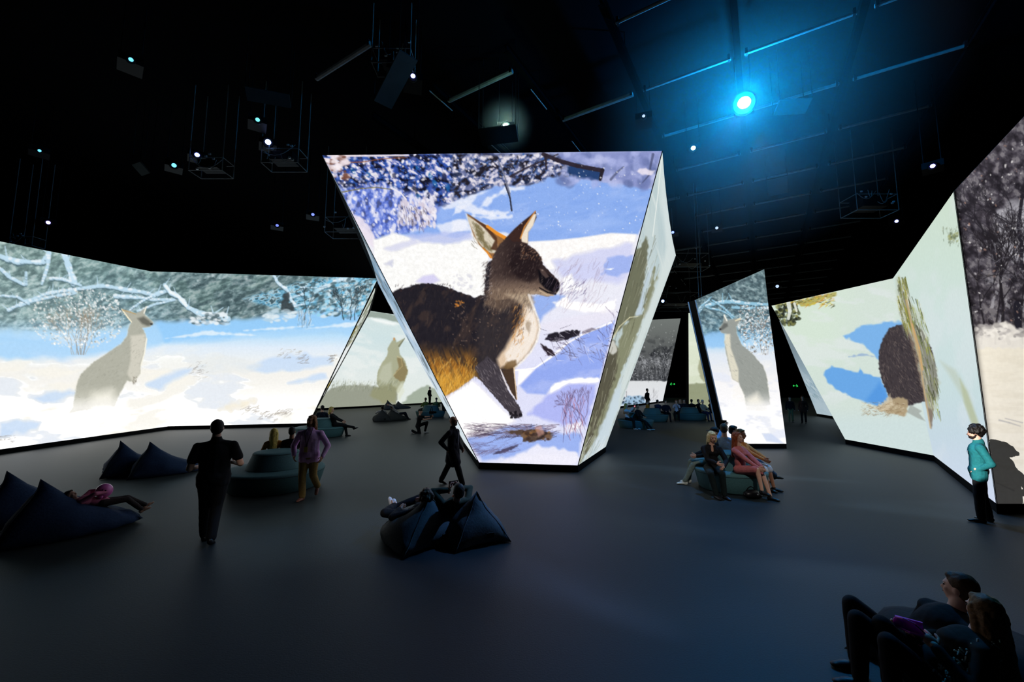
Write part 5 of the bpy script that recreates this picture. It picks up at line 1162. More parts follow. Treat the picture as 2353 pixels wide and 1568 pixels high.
# ------------------------------------------------------------------ bean bags
M_BEAN = mat('navy_denim_bean_bag', (44, 62, 92), 0.85, .14, 34, .35, 0, .2)
M_BEAN2 = mat('slate_bean_bag', (76, 80, 82), 0.85, .14, 34, .35, 0, .2)
def bean_mesh(name, seed, mat_, L=1.45, Hh=.95, wid=.98, dent=.5, lean=0.0):
    """a pyramid-shaped bean bag: peaked back, long soft toe along +X, sagging seat"""
    R = random.Random(seed); bm = bmesh.new()
    base = [(-.52 * L, wid * .5, 0.02), (-.52 * L, -wid * .5, 0.02), (.44 * L, -wid * .32, .04), (.5 * L, 0, .06), (.44 * L, wid * .32, .04)]
    apex = (-.30 * L + lean, 0, Hh); mids = [(.02 * L, wid * .5, .2), (.02 * L, -wid * .5, .2), (.1 * L, 0, .40)]
    vs = [bm.verts.new(p) for p in base + [apex] + mids + [(0.0, wid * .46, .0), (0.0, -wid * .46, .0)]]
    bmesh.ops.convex_hull(bm, input=vs)
    bmesh.ops.delete(bm, geom=[v for v in bm.verts if not v.link_faces], context='VERTS')
    bmesh.ops.triangulate(bm, faces=bm.faces)
    bmesh.ops.subdivide_edges(bm, edges=bm.edges, cuts=6, use_grid_fill=True)
    bmesh.ops.triangulate(bm, faces=bm.faces)
    corners = [np.array(p) for p in base[:2] + [base[3]] + [apex]]
    for it in range(7):
        bm.verts.ensure_lookup_table(); new = {}
        for v in bm.verts:
            q = np.array(v.co); w = min(np.linalg.norm(q - c) for c in corners); k = min(1, max(0, (w - .02) / .3)) * .55
            a = np.mean([np.array(e.other_vert(v).co) for e in v.link_edges], 0); new[v] = q + (a - q) * k
        for v, q in new.items(): v.co = q
    bm.normal_update()
    V = np.array([v.co for v in bm.verts]); Nn = np.array([v.normal for v in bm.verts])
    infl = .075 * np.clip(1 - np.abs(V[:, 2] - .28) / .5, 0, 1)
    V = V + Nn * infl[:, None]
    w = vnoise3(V * np.array([1, .6, 2.2]) + seed, 5, seed) * .016 + vnoise3(V * np.array([2, .8, 3]) + seed, 9, seed + 3) * .009
    V = V + Nn * w[:, None]
    sag = np.exp(-((V[:, 0] - .05 * L) / (.3 * L)) ** 2 - (V[:, 1] / (wid * .32)) ** 2) * (V[:, 2] > .22)
    V[:, 2] -= sag * dent * .28
    V[:, 2] = np.maximum(V[:, 2], 0.004)
    for v, q in zip(bm.verts, V): v.co = q
    me = bpy.data.meshes.new(name); bm.to_mesh(me); bm.free()
    return me
def bean_bag(ax, ay, tx, ty, label, mat_, seed, toe_dx=None, rz=0.0, sc=1.0, group='bean bags on the carpet', Hh=.95, L=1.45, wid=.98):
    """placed by the floor point below its middle, turned by rz"""
    p = at_z(ax, ay, 0.0)
    t = thing('bean_bag', p, label, 'bean bag', rz, group, sc)
    o = link_mesh('cover', bean_mesh('cover', seed, mat_, L, Hh, wid), mat_, t, True)
    for q in (-1, 1):                              # stitched seams that follow the cover from the peak to the back corners
        A0_ = Vector((-.30 * L, 0, Hh + .05)); B0_ = Vector((-.54 * L, q * wid * .5, .03)); P_ = []
        for i in range(15):
            ok, loc, nn, fi = o.closest_point_on_mesh(A0_.lerp(B0_, i / 14)); P_.append(np.array(loc) + np.array(nn) * .002)
        MB().tube(P_, .006, 6).build('seam', M_BEAN2, t, True)
    ok, loc, nn, fi = o.closest_point_on_mesh(Vector((-.6 * L, -.12, .16)))
    tg = MB().box((0, 0, 0), (.11, .012, .075)).build('label_tag', mat('dark_fabric_tag', (30, 32, 36), .6, .1, 20, 0), t)
    tg.location = loc; tg.rotation_euler = Vector(nn).to_track_quat('Y', 'Z').to_euler()
    return t
# ------------------------------------------------------------------ people
def look_frame(yaw, pitch=0.0, roll=0.0):
    """columns: left, back, up of something that faces -Y at yaw 0"""
    R = Matrix.Rotation(yaw, 3, 'Z') @ Matrix.Rotation(-pitch, 3, 'X') @ Matrix.Rotation(roll, 3, 'Y')
    return np.array(R)
def bend(a, b, l1, l2, hint):
    a = np.asarray(a, float); b = np.asarray(b, float); d = b - a; D = np.linalg.norm(d)
    if D > (l1 + l2) * .999: b = a + d / D * (l1 + l2) * .999; d = b - a; D = np.linalg.norm(d)
    x = (l1 * l1 - l2 * l2 + D * D) / (2 * D); h = math.sqrt(max(0, l1 * l1 - x * x)); t = d / D
    hv = np.asarray(hint, float); hv = hv - t * (hv @ t); hv = nrm(hv)
    return a + t * x + hv * h, b
def hand_solid(m, w, d, n, side, curl=.5, s=1.0):
    """palm, four fingers of different length and a thumb; d points to the fingertips, n out of the palm"""
    d = nrm(d); n = nrm(n - d * (n @ d)); u = np.cross(n, d) * side          # u points to the thumb side
    A_ = np.stack([u, n, d], 1)
    m.ell(w + d * .045 * s, (.040 * s, .016 * s, .052 * s), A_, 12, 8)
    m.cap(w - d * .03 * s, .026 * s, w + d * .02 * s, .027 * s, 10, 3)
    for i, (off, L) in enumerate(((.028, .070), (.010, .080), (-.009, .074), (-.027, .058))):
        b = w + d * .085 * s + u * off * s; c = curl * (1 + .12 * i)
        d1 = d * math.cos(c * .7) + n * math.sin(c * .7); d2 = d * math.cos(c * 1.7) + n * math.sin(c * 1.7)
        k = b + d1 * L * .5 * s; e = k + d2 * L * .5 * s
        m.cap(b - d * .01, .0092 * s, k, .0085 * s, 8, 2); m.cap(k, .0085 * s, e, .0070 * s, 8, 2)
    b = w + d * .02 * s + u * .030 * s; k = b + (d * .6 + u * .7 + n * .3) * .042 * s; e = k + (d * .85 + u * .15 + n * .4) * .032 * s
    m.cap(b, .0125 * s, k, .0105 * s, 8, 2); m.cap(k, .0105 * s, e, .0085 * s, 8, 2)

SKIN = {'light': (214, 166, 142), 'tan': (190, 134, 104), 'brown': (140, 92, 66)}
def person(loc, yaw, label, s=1.0, pel=(0, 0, .93), up=(0, 0, 1), twist=0.0, head=(0, 0), hands=None, feet=None, elbow=None, knee=None,
           top=None, bottom=None, shoes=(20, 20, 22), shoe_pitch=(0, 0), foot_yaw=(.15, -.15), hair=('short', (40, 30, 24)), skin='light', build=1.0, fine=1,
           coat=None, sleeve='long', legs='trousers', hem=None, glasses=False, beard=None, hand_dir=None, palm=None, curl=(.5, .5), face=True, group=None, female=False, shoe_mat=None, collar=None, open_front=None, sock=None):
    """A clothed figure; coordinates in the person's own frame (faces -Y, left hand +X, metres for a 1.75 m adult)."""
    t = thing('person', loc, label, 'person', yaw, group, s)
    vox = {2: .011, 1: .016, 0: .026}[fine]; Vv = lambda *a: np.array(a, float)
    P = Vv(*pel); U = nrm(up); sw = (.165 if female else .19) * build
    fb = Vv(0, 1, 0); X0 = Vv(1, 0, 0)
    Rt = np.array(Matrix.Rotation(twist, 3, 'Z')); Xs = Rt @ X0; Xs = nrm(Xs - U * (Xs @ U)); Bk = np.cross(U, Xs)   # back direction of the chest
    T = np.stack([Xs, Bk, U], 1)
    Pm = lambda x, y, z: P + Xs * x + Bk * y + U * z
    neck = Pm(0, .015, .520); sh = [Pm(sw * .97, .01, .422), Pm(-sw * .97, .01, .422)]
    hw = (.095 if female else .082) * build; hip = [P + X0 * hw, P - X0 * hw]
    H = look_frame(head[0], head[1]); hb, hu = H[:, 1], H[:, 2]
    HC = neck + nrm(U * .5 + hu * .5) * .085 + hu * .085 - hb * .022      # head centre
    # --- limbs
    hands = hands or [(.24, -.06, .86 - .93 + pel[2] - .02), (-.24, -.06, .86 - .93 + pel[2] - .02)]
    feet = feet or [(.10, 0, .08), (-.10, 0, .08)]
    elbow = elbow or [(.5, 1, -.4), (-.5, 1, -.4)]; knee = knee or [(.05, -1, .1), (-.05, -1, .1)]
    el, wr, kn, an = [], [], [], []
    for i in (0, 1):
        e, w = bend(sh[i], hands[i], .29, .26, elbow[i]); el.append(e); wr.append(w)
        k, a = bend(hip[i], feet[i], .43, .42, knee[i]); kn.append(k); an.append(a)
    # --- body: one continuous skin
    m = MB(); b = build
    m.ell(HC + hu * .022 + hb * .012, (.077, .094, .098), H, 18, 12)                   # skull
    m.ell(HC - hu * .045 - hb * .030, (.055, .062, .068), H, 14, 10)                   # jaw
    m.ell(HC - hu * .092 - hb * .062, (.024, .022, .020), H, 10, 8)                    # chin
    if fine:
        m.cap(HC + hu * .005 - hb * .088, .008, HC - hu * .030 - hb * .106, .013, 8, 3)   # nose
        m.ell(HC + hu * .026 - hb * .080, (.050, .014, .011), H, 12, 6)                # brow
        m.ell(HC - hu * .058 - hb * .088, (.024, .011, .010), H, 10, 6)                # lips
        for i_ in (1, -1):
            m.ell(HC + H[:, 0] * .078 * i_ - hu * .006 + hb * .012, (.010, .022, .032), H, 8, 6)   # ears
            m.ell(HC + H[:, 0] * .038 * i_ - hu * .022 - hb * .066, (.020, .016, .018), H, 8, 6)   # cheeks
    m.cap(neck - U * .06, .062 * b, HC - hu * .05 + hb * .012, .052, 12, 3)
    fq = .84 if female else 1.0
    m.ell(Pm(0, 0, .33), (.140 * b * fq, .090 * b * fq, .16), T); m.ell(Pm(0, 0, .12), (.118 * b * fq, .084 * b * fq, .15), T)
    m.ell(P + Vv(0, 0, -.01), (.128 * b, .092 * b, .10)); m.cap(sh[0], .052, sh[1], .052)
    for i in (0, 1): m.cap(neck - U * .03, .045, sh[i], .045)
    for i in (0, 1):
        m.cap(sh[i], .050 * b, el[i], .038 * b); m.cap(el[i], .038 * b, wr[i], .026)
        m.cap(hip[i], .072 * b, kn[i], .048 * b); m.cap(kn[i] + (an[i] - kn[i]) * .25, .050 * b, an[i], .034); m.cap(kn[i], .050 * b, an[i], .036)
        fy = foot_yaw[i]; fd = Vv(math.sin(fy), -math.cos(fy), 0); fp = shoe_pitch[i]; fd = nrm(fd * math.cos(fp) + Vv(0, 0, math.sin(fp)))
        m.cap(an[i] - Vv(0, 0, .035), .026, an[i] + fd * .12 - Vv(0, 0, .05) + Vv(0, 0, .04 * math.sin(fp)), .014)
    ex = MB()
    if fine:
        for i in (0, 1):
            dd = Vv(*hand_dir[i]) if hand_dir and hand_dir[i] is not None else wr[i] - el[i]
            pn = Vv(*palm[i]) if palm and palm[i] is not None else (Vv(-1, 0, 0) if i == 0 else Vv(1, 0, 0))
            hand_solid(ex, wr[i], dd, pn, 1 if i == 0 else -1, curl[i])
    else:
        for i in (0, 1):
            dd = nrm(wr[i] - el[i]); m.cap(wr[i], .03, wr[i] + dd * .07, .026)
    M_S = mat('skin_' + skin, SKIN[skin], .55, .06, 20, .04, 0, .35)
    skin_over(m, 'body', M_S, t, vox, 2, 0, 9, 1, ex)
    if fine and face:
        for i_ in (1, -1):
            MB().ell(HC + H[:, 0] * .031 * i_ + hu * .004 - hb * .079, (.012, .007, .006), H, 10, 8).build('eye', mat('dark_eye', (30, 24, 22), .25, .05, 3, 0), t, True)
        MB().ell(HC - hu * .058 - hb * .093, (.020, .006, .006), H, 10, 6).build('mouth', mat('lips', (150, 84, 80), .5, .05, 5, 0), t, True)
    if glasses:
        g = MB()
        for i_ in (1, -1):
            c_ = HC + H[:, 0] * .033 * i_ + hu * .004 - hb * .104
            g.tube([c_ + H[:, 0] * .026 * math.cos(a) + hu * .019 * math.sin(a) for a in np.linspace(0, 6.283, 17)[:-1]], .0028, 5, None, True)
            g.tube([c_ + H[:, 0] * .026 * i_, HC + H[:, 0] * .084 * i_ + hu * .006 + hb * .01], .0028, 5)
        g.build('glasses', mat('dark_glasses_frame', (24, 20, 20), .3, .05, 4, 0), t)
    if beard:
        bb = MB(); bb.ell(HC - hu * .078 - hb * .042, (.056, .058, .044), H, 14, 10); bb.ell(HC - hu * .046 - hb * .094, (.030, .012, .006), H, 8, 6)
        for i_ in (1, -1): bb.cap(HC + H[:, 0] * .068 * i_ - hu * .01 + hb * .005, .010, HC + H[:, 0] * .052 * i_ - hu * .075 - hb * .02, .014, 8, 3)
        skin_over(bb, 'beard', mat('beard_hair', beard, .8, .3, 60, .3), t, .009 if fine else .02, 1, .003, 60)
    # --- hair
    kind, hc = hair
    if kind != 'bald':
        h = MB(); M_H = mat('hair', hc, .6, .35, 50, .5, 0, .3)
        big = {'curly': 1.22, 'afro': 1.3}.get(kind, 1.0)
        if kind == 'cap':
            h.ell(HC + hu * .045 + hb * .014, (.088, .106, .085), H); h.ell(HC + hu * .035 - hb * .125, (.062, .05, .010), H)
        else:
            h.ell(HC + hu * .042 + hb * .026, (.084 * big, .096 * big, .092 * big), H, 18, 12)
            h.ell(HC + hu * .0 + hb * .050, (.080, .072, .088), H, 14, 10)
            h.ell(HC + hu * .086 - hb * .040, (.052, .040, .026), H, 12, 8)
        if kind in ('long', 'bob'):
            L_ = .40 if kind == 'long' else .19
            dn = nrm(np.array([0, 0, -.9]) - hu * .3 + hb * .1)
            for i_ in (1, -1):
                h.cap(HC + H[:, 0] * .070 * i_ + hu * .03, .034, HC + H[:, 0] * .080 * i_ + hb * .015 + dn * L_ * .55, .036, 10, 3)
                h.cap(HC + H[:, 0] * .045 * i_ + hb * .06, .05, HC + H[:, 0] * .05 * i_ + hb * .085 + dn * L_, .034, 10, 3)
            h.cap(HC + hb * .07, .06, HC + hb * .10 + dn * L_ * 1.02, .040, 10, 3)
        if kind == 'bun': h.ell(HC + hu * .06 + hb * .13, (.045, .045, .045), H)
        if kind in ('curly', 'afro'):
            R = random.Random(5)
            for _ in range(60):
                a, z_ = R.uniform(0, 6.283), R.uniform(-.3, 1); q = math.sqrt(max(0, 1 - z_ * z_))
                d_ = np.array([q * math.cos(a), q * math.sin(a), z_])
                if d_[1] < -.55 and d_[2] < .35: continue
                h.ell(HC + hu * .04 + hb * .026 + H @ (d_ * np.array([.100, .112, .105])), (.027,) * 3, None, 8, 6)
        skin_over(h, 'hair' if kind != 'cap' else 'cap', M_H, t, {2: .010, 1: .013, 0: .02}[fine], 1, {'curly': .008, 'long': .006, 'bob': .005}.get(kind, .003), 40, 7)
    # --- upper garment
    c = MB(); g = .016
    tc = top or (60, 60, 66)
    if female:
        c.ell(Pm(0, 0, .36), (.142 * b + g, .098 * b + g, .15), T); c.ell(Pm(0, -.05, .34), (.115 * b, .075, .075), T); c.ell(Pm(0, 0, .16), (.112 * b + g, .088 * b + g, .17), T)
        c.cap(Pm(0, 0, .3), .10 * b, Pm(0, 0, .02), .104 * b)
    else:
        c.ell(Pm(0, 0, .34), (.158 * b + g, .105 * b + g, .175), T)
        for q_ in (-1, 1): c.cap(Pm(.078 * q_ * b, 0, .36), .092 * b, Pm(.070 * q_ * b, 0, -.02), .096 * b)
        c.cap(Pm(0, 0, .3), .105 * b, Pm(0, 0, .02), .105 * b)
    c.ell(P + U * .0, ((.152 if female else .132) * b + g, .110 * b + g, .125), T)
    c.cap(sh[0] - U * .012, .056 + g * .6, sh[1] - U * .012, .056 + g * .6); c.cap(neck - U * .085, .088, neck - U * .035, .068)
    for i in (0, 1): c.cap(neck - U * .056, .071, sh[i], .060)
    if collar: c.cap(neck - U * .06, .084, neck + U * .012, .070)
    for i in (0, 1):
        if sleeve == 'none': c.cap(sh[i], .056, sh[i] + (el[i] - sh[i]) * .1, .05); continue
        c.cap(sh[i], .054 * b + g * .4, sh[i] + (el[i] - sh[i]) * .6, (.050 if sleeve == 'long' else .056) * b + g * .4)
        if sleeve == 'long': c.cap(sh[i] + (el[i] - sh[i]) * .5, .050 * b + g * .4, el[i], .046 * b + g * .4); c.cap(el[i], .046 * b + g * .4, wr[i] - (wr[i] - el[i]) * .04, .034 + g * .4)
    if hem:                                                       # shirt tails, coat skirt
        for i in (0, 1):
            e_ = hip[i] + (kn[i] - hip[i]) * hem; c.cap(hip[i] + Vv(0, 0, .02), .086 * b + g, e_, (.084 if hem < .4 else .100) * b + g)
        e_ = (hip[0] + hip[1] + (kn[0] + kn[1] - hip[0] - hip[1]) * hem) / 2; c.cap(P, .11, e_, .10)
        if hem > .5 and U[2] > .9 and P[2] > .8: c.cap(P + U * .1, .15, P - Vv(0, .0, .25), .185)
    skin_over(c, coat or 'shirt', mat('fabric_top', tc, .85, .14, 30, .3, 0, .25), t, vox, 3, .007 if fine else .004, 9, 11)
    if open_front:                                                # shirt front showing between the coat's open edges
        f = MB(); A_ = np.stack([Xs, Bk, U], 1)
        f.ell(Pm(0, -.085 * b, .26) if not female else Pm(0, -.080, .40), (.045, .055, .25) if not female else (.032, .045, .11), A_); skin_over(f, 'shirt', mat('shirt_front', open_front, .8, .1, 30, .2), t, vox, 2, .003)
    # --- lower garment
    bc = bottom or (28, 30, 36)
    if legs != 'none':
        l = MB(); l.ell(P + Vv(0, 0, -.02), ((.150 if female else .130) * b + g * .5, .108 * b + g * .5, .125))
        if legs == 'skirt':
            for i in (0, 1): l.cap(hip[i], .10 * b, kn[i] + (hip[i] - kn[i]) * .12, .085 * b)
            l.cap(P, .11, (kn[0] + kn[1]) / 2 + (P - (kn[0] + kn[1]) / 2) * .2, .085)
            nm_ = 'skirt'
        else:
            end = {'trousers': 1.0, 'shorts': .1}[legs]; nm_ = 'trousers' if legs == 'trousers' else 'shorts'
            for i in (0, 1):
                l.cap(hip[i], .092 * b + g * .3, kn[i], .064 * b + g * .3)
                l.cap(kn[i], .064 * b + g * .3, kn[i] + (an[i] + Vv(0, 0, .01) - kn[i]) * end, (.052 if end == 1.0 else .07) * b + g * .3)
        skin_over(l, nm_, mat('fabric_lower', bc, .85, .14, 26, .3, 0, .25), t, vox, 3, .006 if fine else .003, 9, 21)
    # --- shoes, one by one
    M_SH = mat('shoe', shoes, .45, .12, 20, .05, 0, .4)
    for i in (0, 1):
        fy = foot_yaw[i]; fd = Vv(math.sin(fy), -math.cos(fy), 0); fp = shoe_pitch[i]
        fd = nrm(fd * math.cos(fp) + Vv(0, 0, math.sin(fp))); sd_ = np.cross(Vv(0, 0, 1), fd); sd_ = nrm(sd_); uz = np.cross(fd, sd_)
        A_ = np.stack([sd_, fd, uz], 1); q = MB(); a0 = an[i] - uz * .045
        q.ell(a0 - fd * .010, (.044, .058, .052), A_, 12, 8); q.cap(a0, .040, a0 + uz * .035, .040, 10, 3); q.ell(a0 + fd * .075 - uz * .004, (.044, .085, .034), A_, 12, 8); q.ell(a0 + fd * .14 - uz * .012, (.040, .055, .024), A_, 12, 8)
        sh_ = skin_over(q, 'shoe', M_SH, t, .012 if fine else .022, 1)
        if sock: MB().cap(an[i] - uz * .02, .045, an[i] + (kn[i] - an[i]) * .28, .047).build('sock', mat('sock', sock, .85, .1, 30, .1), t, True)
    return t
def wpt(t, x, y, z):                             # a point of a person's own frame, in the hall
    v = Matrix.LocRotScale(t.location, t.rotation_euler, t.scale) @ Vector((x, y, z)); return np.array(v)
def stand_scale(px, py_foot, py_head, full=1.75):
    """how tall the figure is, read off where its feet and crown are"""
    p = at_z(px, py_foot, 0); h = at_y(px, py_head, p[1])[2]
    return p, h / full
# ------------------------------------------------------------------ who and what stands where
def phi(px): return math.atan((px - W_IMG / 2) / FOC)
def vy(px, deg): return math.radians(deg) - phi(px)
DEG = math.radians
SIT = dict(pel=(0, 0, .53), up=(0, .10, 1), feet=[(.12, -.50, .08), (-.12, -.48, .08)], hands=[(.13, -.33, .66), (-.12, -.34, .66)], elbow=[(.7, .5, -.4), (-.7, .5, -.4)], foot_yaw=(.1, -.1))
def sit(**k): d = dict(SIT); d.update(k); return d
def at_seat(px, y, key, off):
    q = at_y(px, y, OTT_POS[key][1] + off); return np.array([q[0], q[1], 0])

# bean bags
def bag(px, py, rel, label, m_, seed, **k): return bean_bag(px, py, 0, 0, label, m_, seed, None, DEG(rel) - phi(px), **k)
bag(176, 1222, -6, 'navy bean bag at far left carrying a child in pink', M_BEAN, 1, L=1.5, Hh=.92)
bag(92, 1190, 0, 'navy bean bag at far left edge, behind the one with the child', M_BEAN, 2, L=1.45, Hh=.9)
bag(316, 1086, 0, 'dark blue bean bag left of its twin, in front of the left screens', M_BEAN, 3, L=1.3, Hh=.9)
bag(386, 1088, -4, 'blue bean bag behind the man in the black shirt', M_BEAN, 4, L=1.4, Hh=.9)
r5, r6 = 118, 112
bag(958, 1232, r5, 'left bean bag of the nearest pair, under the person with curly brown hair', M_BEAN2, 5, L=1.25, Hh=.72, wid=1.1)
bag(1072, 1226, r6, 'right bean bag of the nearest pair, under the person taking a photo', M_BEAN2, 6, L=1.25, Hh=.74, wid=.85)
bag(875, 968, 100, 'slate bean bag with its back to us, left of the person in white', M_BEAN2, 7, L=1.3, Hh=.85)
bag(913, 966, 20, 'slate bean bag under the reclining person in a white shirt', M_BEAN2, 8, L=1.35, Hh=.85)
bag(900, 941, 10, 'pointed bean bag behind the reclining person in white', M_BEAN2, 9, L=1.4, Hh=.9)
bag(925, 939, 0, 'flat bean bag farthest back, right of the pointed one', M_BEAN2, 10, L=1.5, Hh=.75)

# --- nearest walkers
p, s = stand_scale(480, 1246, 962)
man = person(p, vy(480, 176), 'man seen from behind in black polo shirt, walking past blue bean bags', s, hands=[(.20, -.20, 1.04), (-.22, -.22, 1.06)], elbow=[(.55, 1, -.9), (-.75, 1, -.8)],
       hand_dir=[(-.7, -.6, .1), (.7, -.6, .1)], palm=[(0, .2, 1), (0, .2, 1)], feet=[(.06, -.10, .08), (-.03, .18, .11)], shoe_pitch=(0, -.4), pel=(0, 0, .92), top=(13, 13, 16), bottom=(12, 12, 15), shoes=(10, 10, 12),
       hair=('short', (26, 18, 14)), skin='light', build=1.16, fine=2, sleeve='short', hem=.22, head=(0, .12), collar=True)
p, s = stand_scale(706, 1148, 953)
man = person(p, vy(706, -22), 'long-haired man in lilac shirt and khaki trousers with a lanyard', s, hands=[(.30, -.10, .88), (-.27, -.10, .90)], elbow=[(.8, .7, -.2), (-.8, .7, -.2)],
       feet=[(.08, .30, .20), (-.08, -.06, .08)], shoe_pitch=(-.75, 0), pel=(0, 0, .92), head=(-.35, .15), top=(232, 184, 238), bottom=(150, 124, 72), shoes=(120, 76, 64), hair=('bob', (136, 88, 44)), skin='tan', fine=2, hem=.25, beard=(90, 58, 34), build=1.16, collar=True)
l = MB(); l.tube([(-.055, -.02, 1.47), (-.075, -.12, 1.38), (-.03, -.158, 1.22), (-.01, -.150, 1.10)], .007, 6).tube([(.055, -.02, 1.47), (.06, -.12, 1.38), (.02, -.158, 1.22), (-.01, -.150, 1.10)], .007, 6)
lan = l.build('lanyard', mat('black_ribbon', (16, 14, 22), .7, .1, 20, 0), man); MB().box((-.02, -.158, 1.04), (.07, .008, .11)).build('badge', mat('yellow_badge', (206, 184, 84), .5, .05, 8, 0), lan)['label'] = 'yellow badge'
p, s = stand_scale(1040, 1117, 952)
man = person(p, vy(1040, 62), 'bald man with glasses in a long dark coat, striding right', s, hands=[(.16, -.16, .88), (-.22, .04, .90)], elbow=[(.8, .8, -.2), (-.9, .9, -.1)],
       feet=[(.09, .36, .11), (-.09, -.32, .08)], shoe_pitch=(-.35, .1), pel=(0, 0, .88), head=(-.05, .08), top=(17, 19, 30), bottom=(20, 22, 26), shoes=(16, 16, 20), hair=('bald', (0, 0, 0)), skin='tan', fine=2, hem=.72, coat='coat', glasses=True, beard=(120, 110, 104), build=1.14, open_front=(96, 98, 112), collar=True)
p, s = stand_scale(2262, 1200, 978)
man = person(p, vy(2262, -82), 'curly-haired man in teal jacket with hands in pockets, by the right screens', s, hands=[(.15, -.05, .94), (-.15, -.05, .94)], elbow=[(.6, 1, -.1), (-.6, 1, -.1)], hand_dir=[(-.6, .1, -.8), (.6, .1, -.8)],
       feet=[(.10, -.04, .08), (-.11, .08, .08)], up=(0, .05, 1), head=(0, -.08), top=(22, 100, 104), bottom=(10, 10, 13), shoes=(12, 12, 14), hair=('curly', (18, 13, 10)), skin='light', fine=2, hem=.30, coat='jacket', beard=(30, 20, 16), build=1.12, collar=True)
b_ = MB()
for k in range(3): b_.box((.085, -.126 + k * .001, 1.28 - k * .018), (.07 - .012 * k, .006, .010))
b_.build('chest_emblem', mat('white_print', (225, 230, 230), .6, .03, 8, 0), man)['label'] = 'small white three-line chest mark'

# --- near ottoman, backs to us
person(at_seat(630, 990, 'near', .72), vy(630, 180), 'woman with long blonde hair seated behind the nearest ottoman, back to us', .93, **sit(top=(176, 116, 50), hair=('long', (232, 196, 100)), female=True, head=(0, -.05), fine=1))
person(at_seat(673, 985, 'near', .80), vy(673, 165), 'dark-suited man seated behind the nearest ottoman, back to us', .95, **sit(top=(16, 18, 26), hair=('short', (24, 18, 16)), skin='brown', fine=1))
# --- back ottoman
person(at_seat(741, 945, 'back', .72), vy(741, 170), 'man in dark blue seated behind the blonde woman in black', 1.0, **sit(top=(18, 30, 44), hair=('short', (22, 18, 16)), fine=1, head=(.5, 0)))
person(at_seat(771, 940, 'back', 0), vy(762, 72), 'blonde woman in black with legs crossed, seated on the ottoman behind', 1.0, **sit(up=(0, .32, 1), feet=[(.02, -.52, .08), (.04, -.92, .36)], knee=[(0, -1, .6), (.1, -1, .7)], shoe_pitch=(0, .3), top=(14, 14, 18), bottom=(12, 14, 18), shoes=(16, 16, 18), hair=('bob', (206, 178, 96)), female=True, fine=1))
# --- far ottoman and the people by it
p, s = stand_scale(987, 931, 889)
person(p, vy(987, 55), 'distant grey-haired man in black suit standing before the kangaroo screen', s, top=(12, 14, 20), bottom=(14, 14, 18), hair=('short', (170, 168, 164)), fine=0, hem=.3, coat='jacket')
person(at_seat(977, 915, 'far', .65), vy(977, -150), 'person in olive jumper seated behind the camera operator', 1.0, **sit(top=(128, 128, 56), hair=('short', (70, 50, 30)), fine=0))
person(at_seat(1003, 915, 'far', .6), vy(1003, 175), 'person in green top with a dark cap seated at the far ottoman', 1.0, **sit(top=(84, 112, 74), hair=('cap', (20, 20, 24)), fine=0))
person(at_seat(1020, 930, 'far', -.1), vy(1024, 70), 'person in black seated half hidden by the sculpture edge, legs showing', 1.0, **sit(top=(16, 18, 22), shoes=(210, 210, 210), hair=('short', (24, 20, 18)), fine=0))
# --- crouching camera operator
p = at_z(966, 996, 0)
man = person(p, vy(966, 78), 'crouching camera operator in black with hand-held camera frame', 1.0, pel=(0, .12, .34), up=(0, -.18, 1), feet=[(.12, -.20, .08), (-.12, .36, .12)], knee=[(.1, -1, 1.2), (-.1, -1, -.6)], hands=[(.13, -.50, .78), (-.13, -.46, .70)], elbow=[(.4, .3, -1), (-.4, .3, -1)],
       top=(13, 14, 17), bottom=(13, 14, 17), sleeve='short', shoes=(200, 200, 200), shoe_pitch=(0, -1.0), hair=('cap', (40, 42, 30)), skin='light', fine=1, curl=(1.2, 1.2), head=(0, .1))
g = thing('camera_gimbal', wpt(man, 0, -.50, .84), 'ring-shaped camera stabiliser held by the crouching operator', 'camera', man.rotation_euler[2])
MB().tube([(.30 * math.cos(a), 0, .12 + .26 * math.sin(a)) for a in np.linspace(0, 6.283, 29)[:-1]], .013, 8, None, True).build('ring', M_BODY, g)
MB().box((0, -.02, .14), (.14, .22, .12)).build('camera_body', M_BODY, g); MB().lathe([(.045, 0), (.05, .1), (.04, .12)], 16).build('lens', M_CASE, g).matrix_basis = Matrix.Translation((0, -.12, .14)) @ Matrix.Rotation(math.radians(90), 4, 'X')
h_ = MB().tube([(-.16, 0, -.12), (-.16, 0, .0)], .016, 8).tube([(.16, 0, -.12), (.16, 0, .0)], .016, 8).tube([(-.20, 0, -.05), (.20, 0, -.05)], .012, 8).tube([(0, 0, -.14), (0, 0, .1)], .012, 8); h_.build('handles', M_BODY, g)
MB().box((.13, .06, .24), (.10, .02, .07)).build('monitor', M_CASE, g)
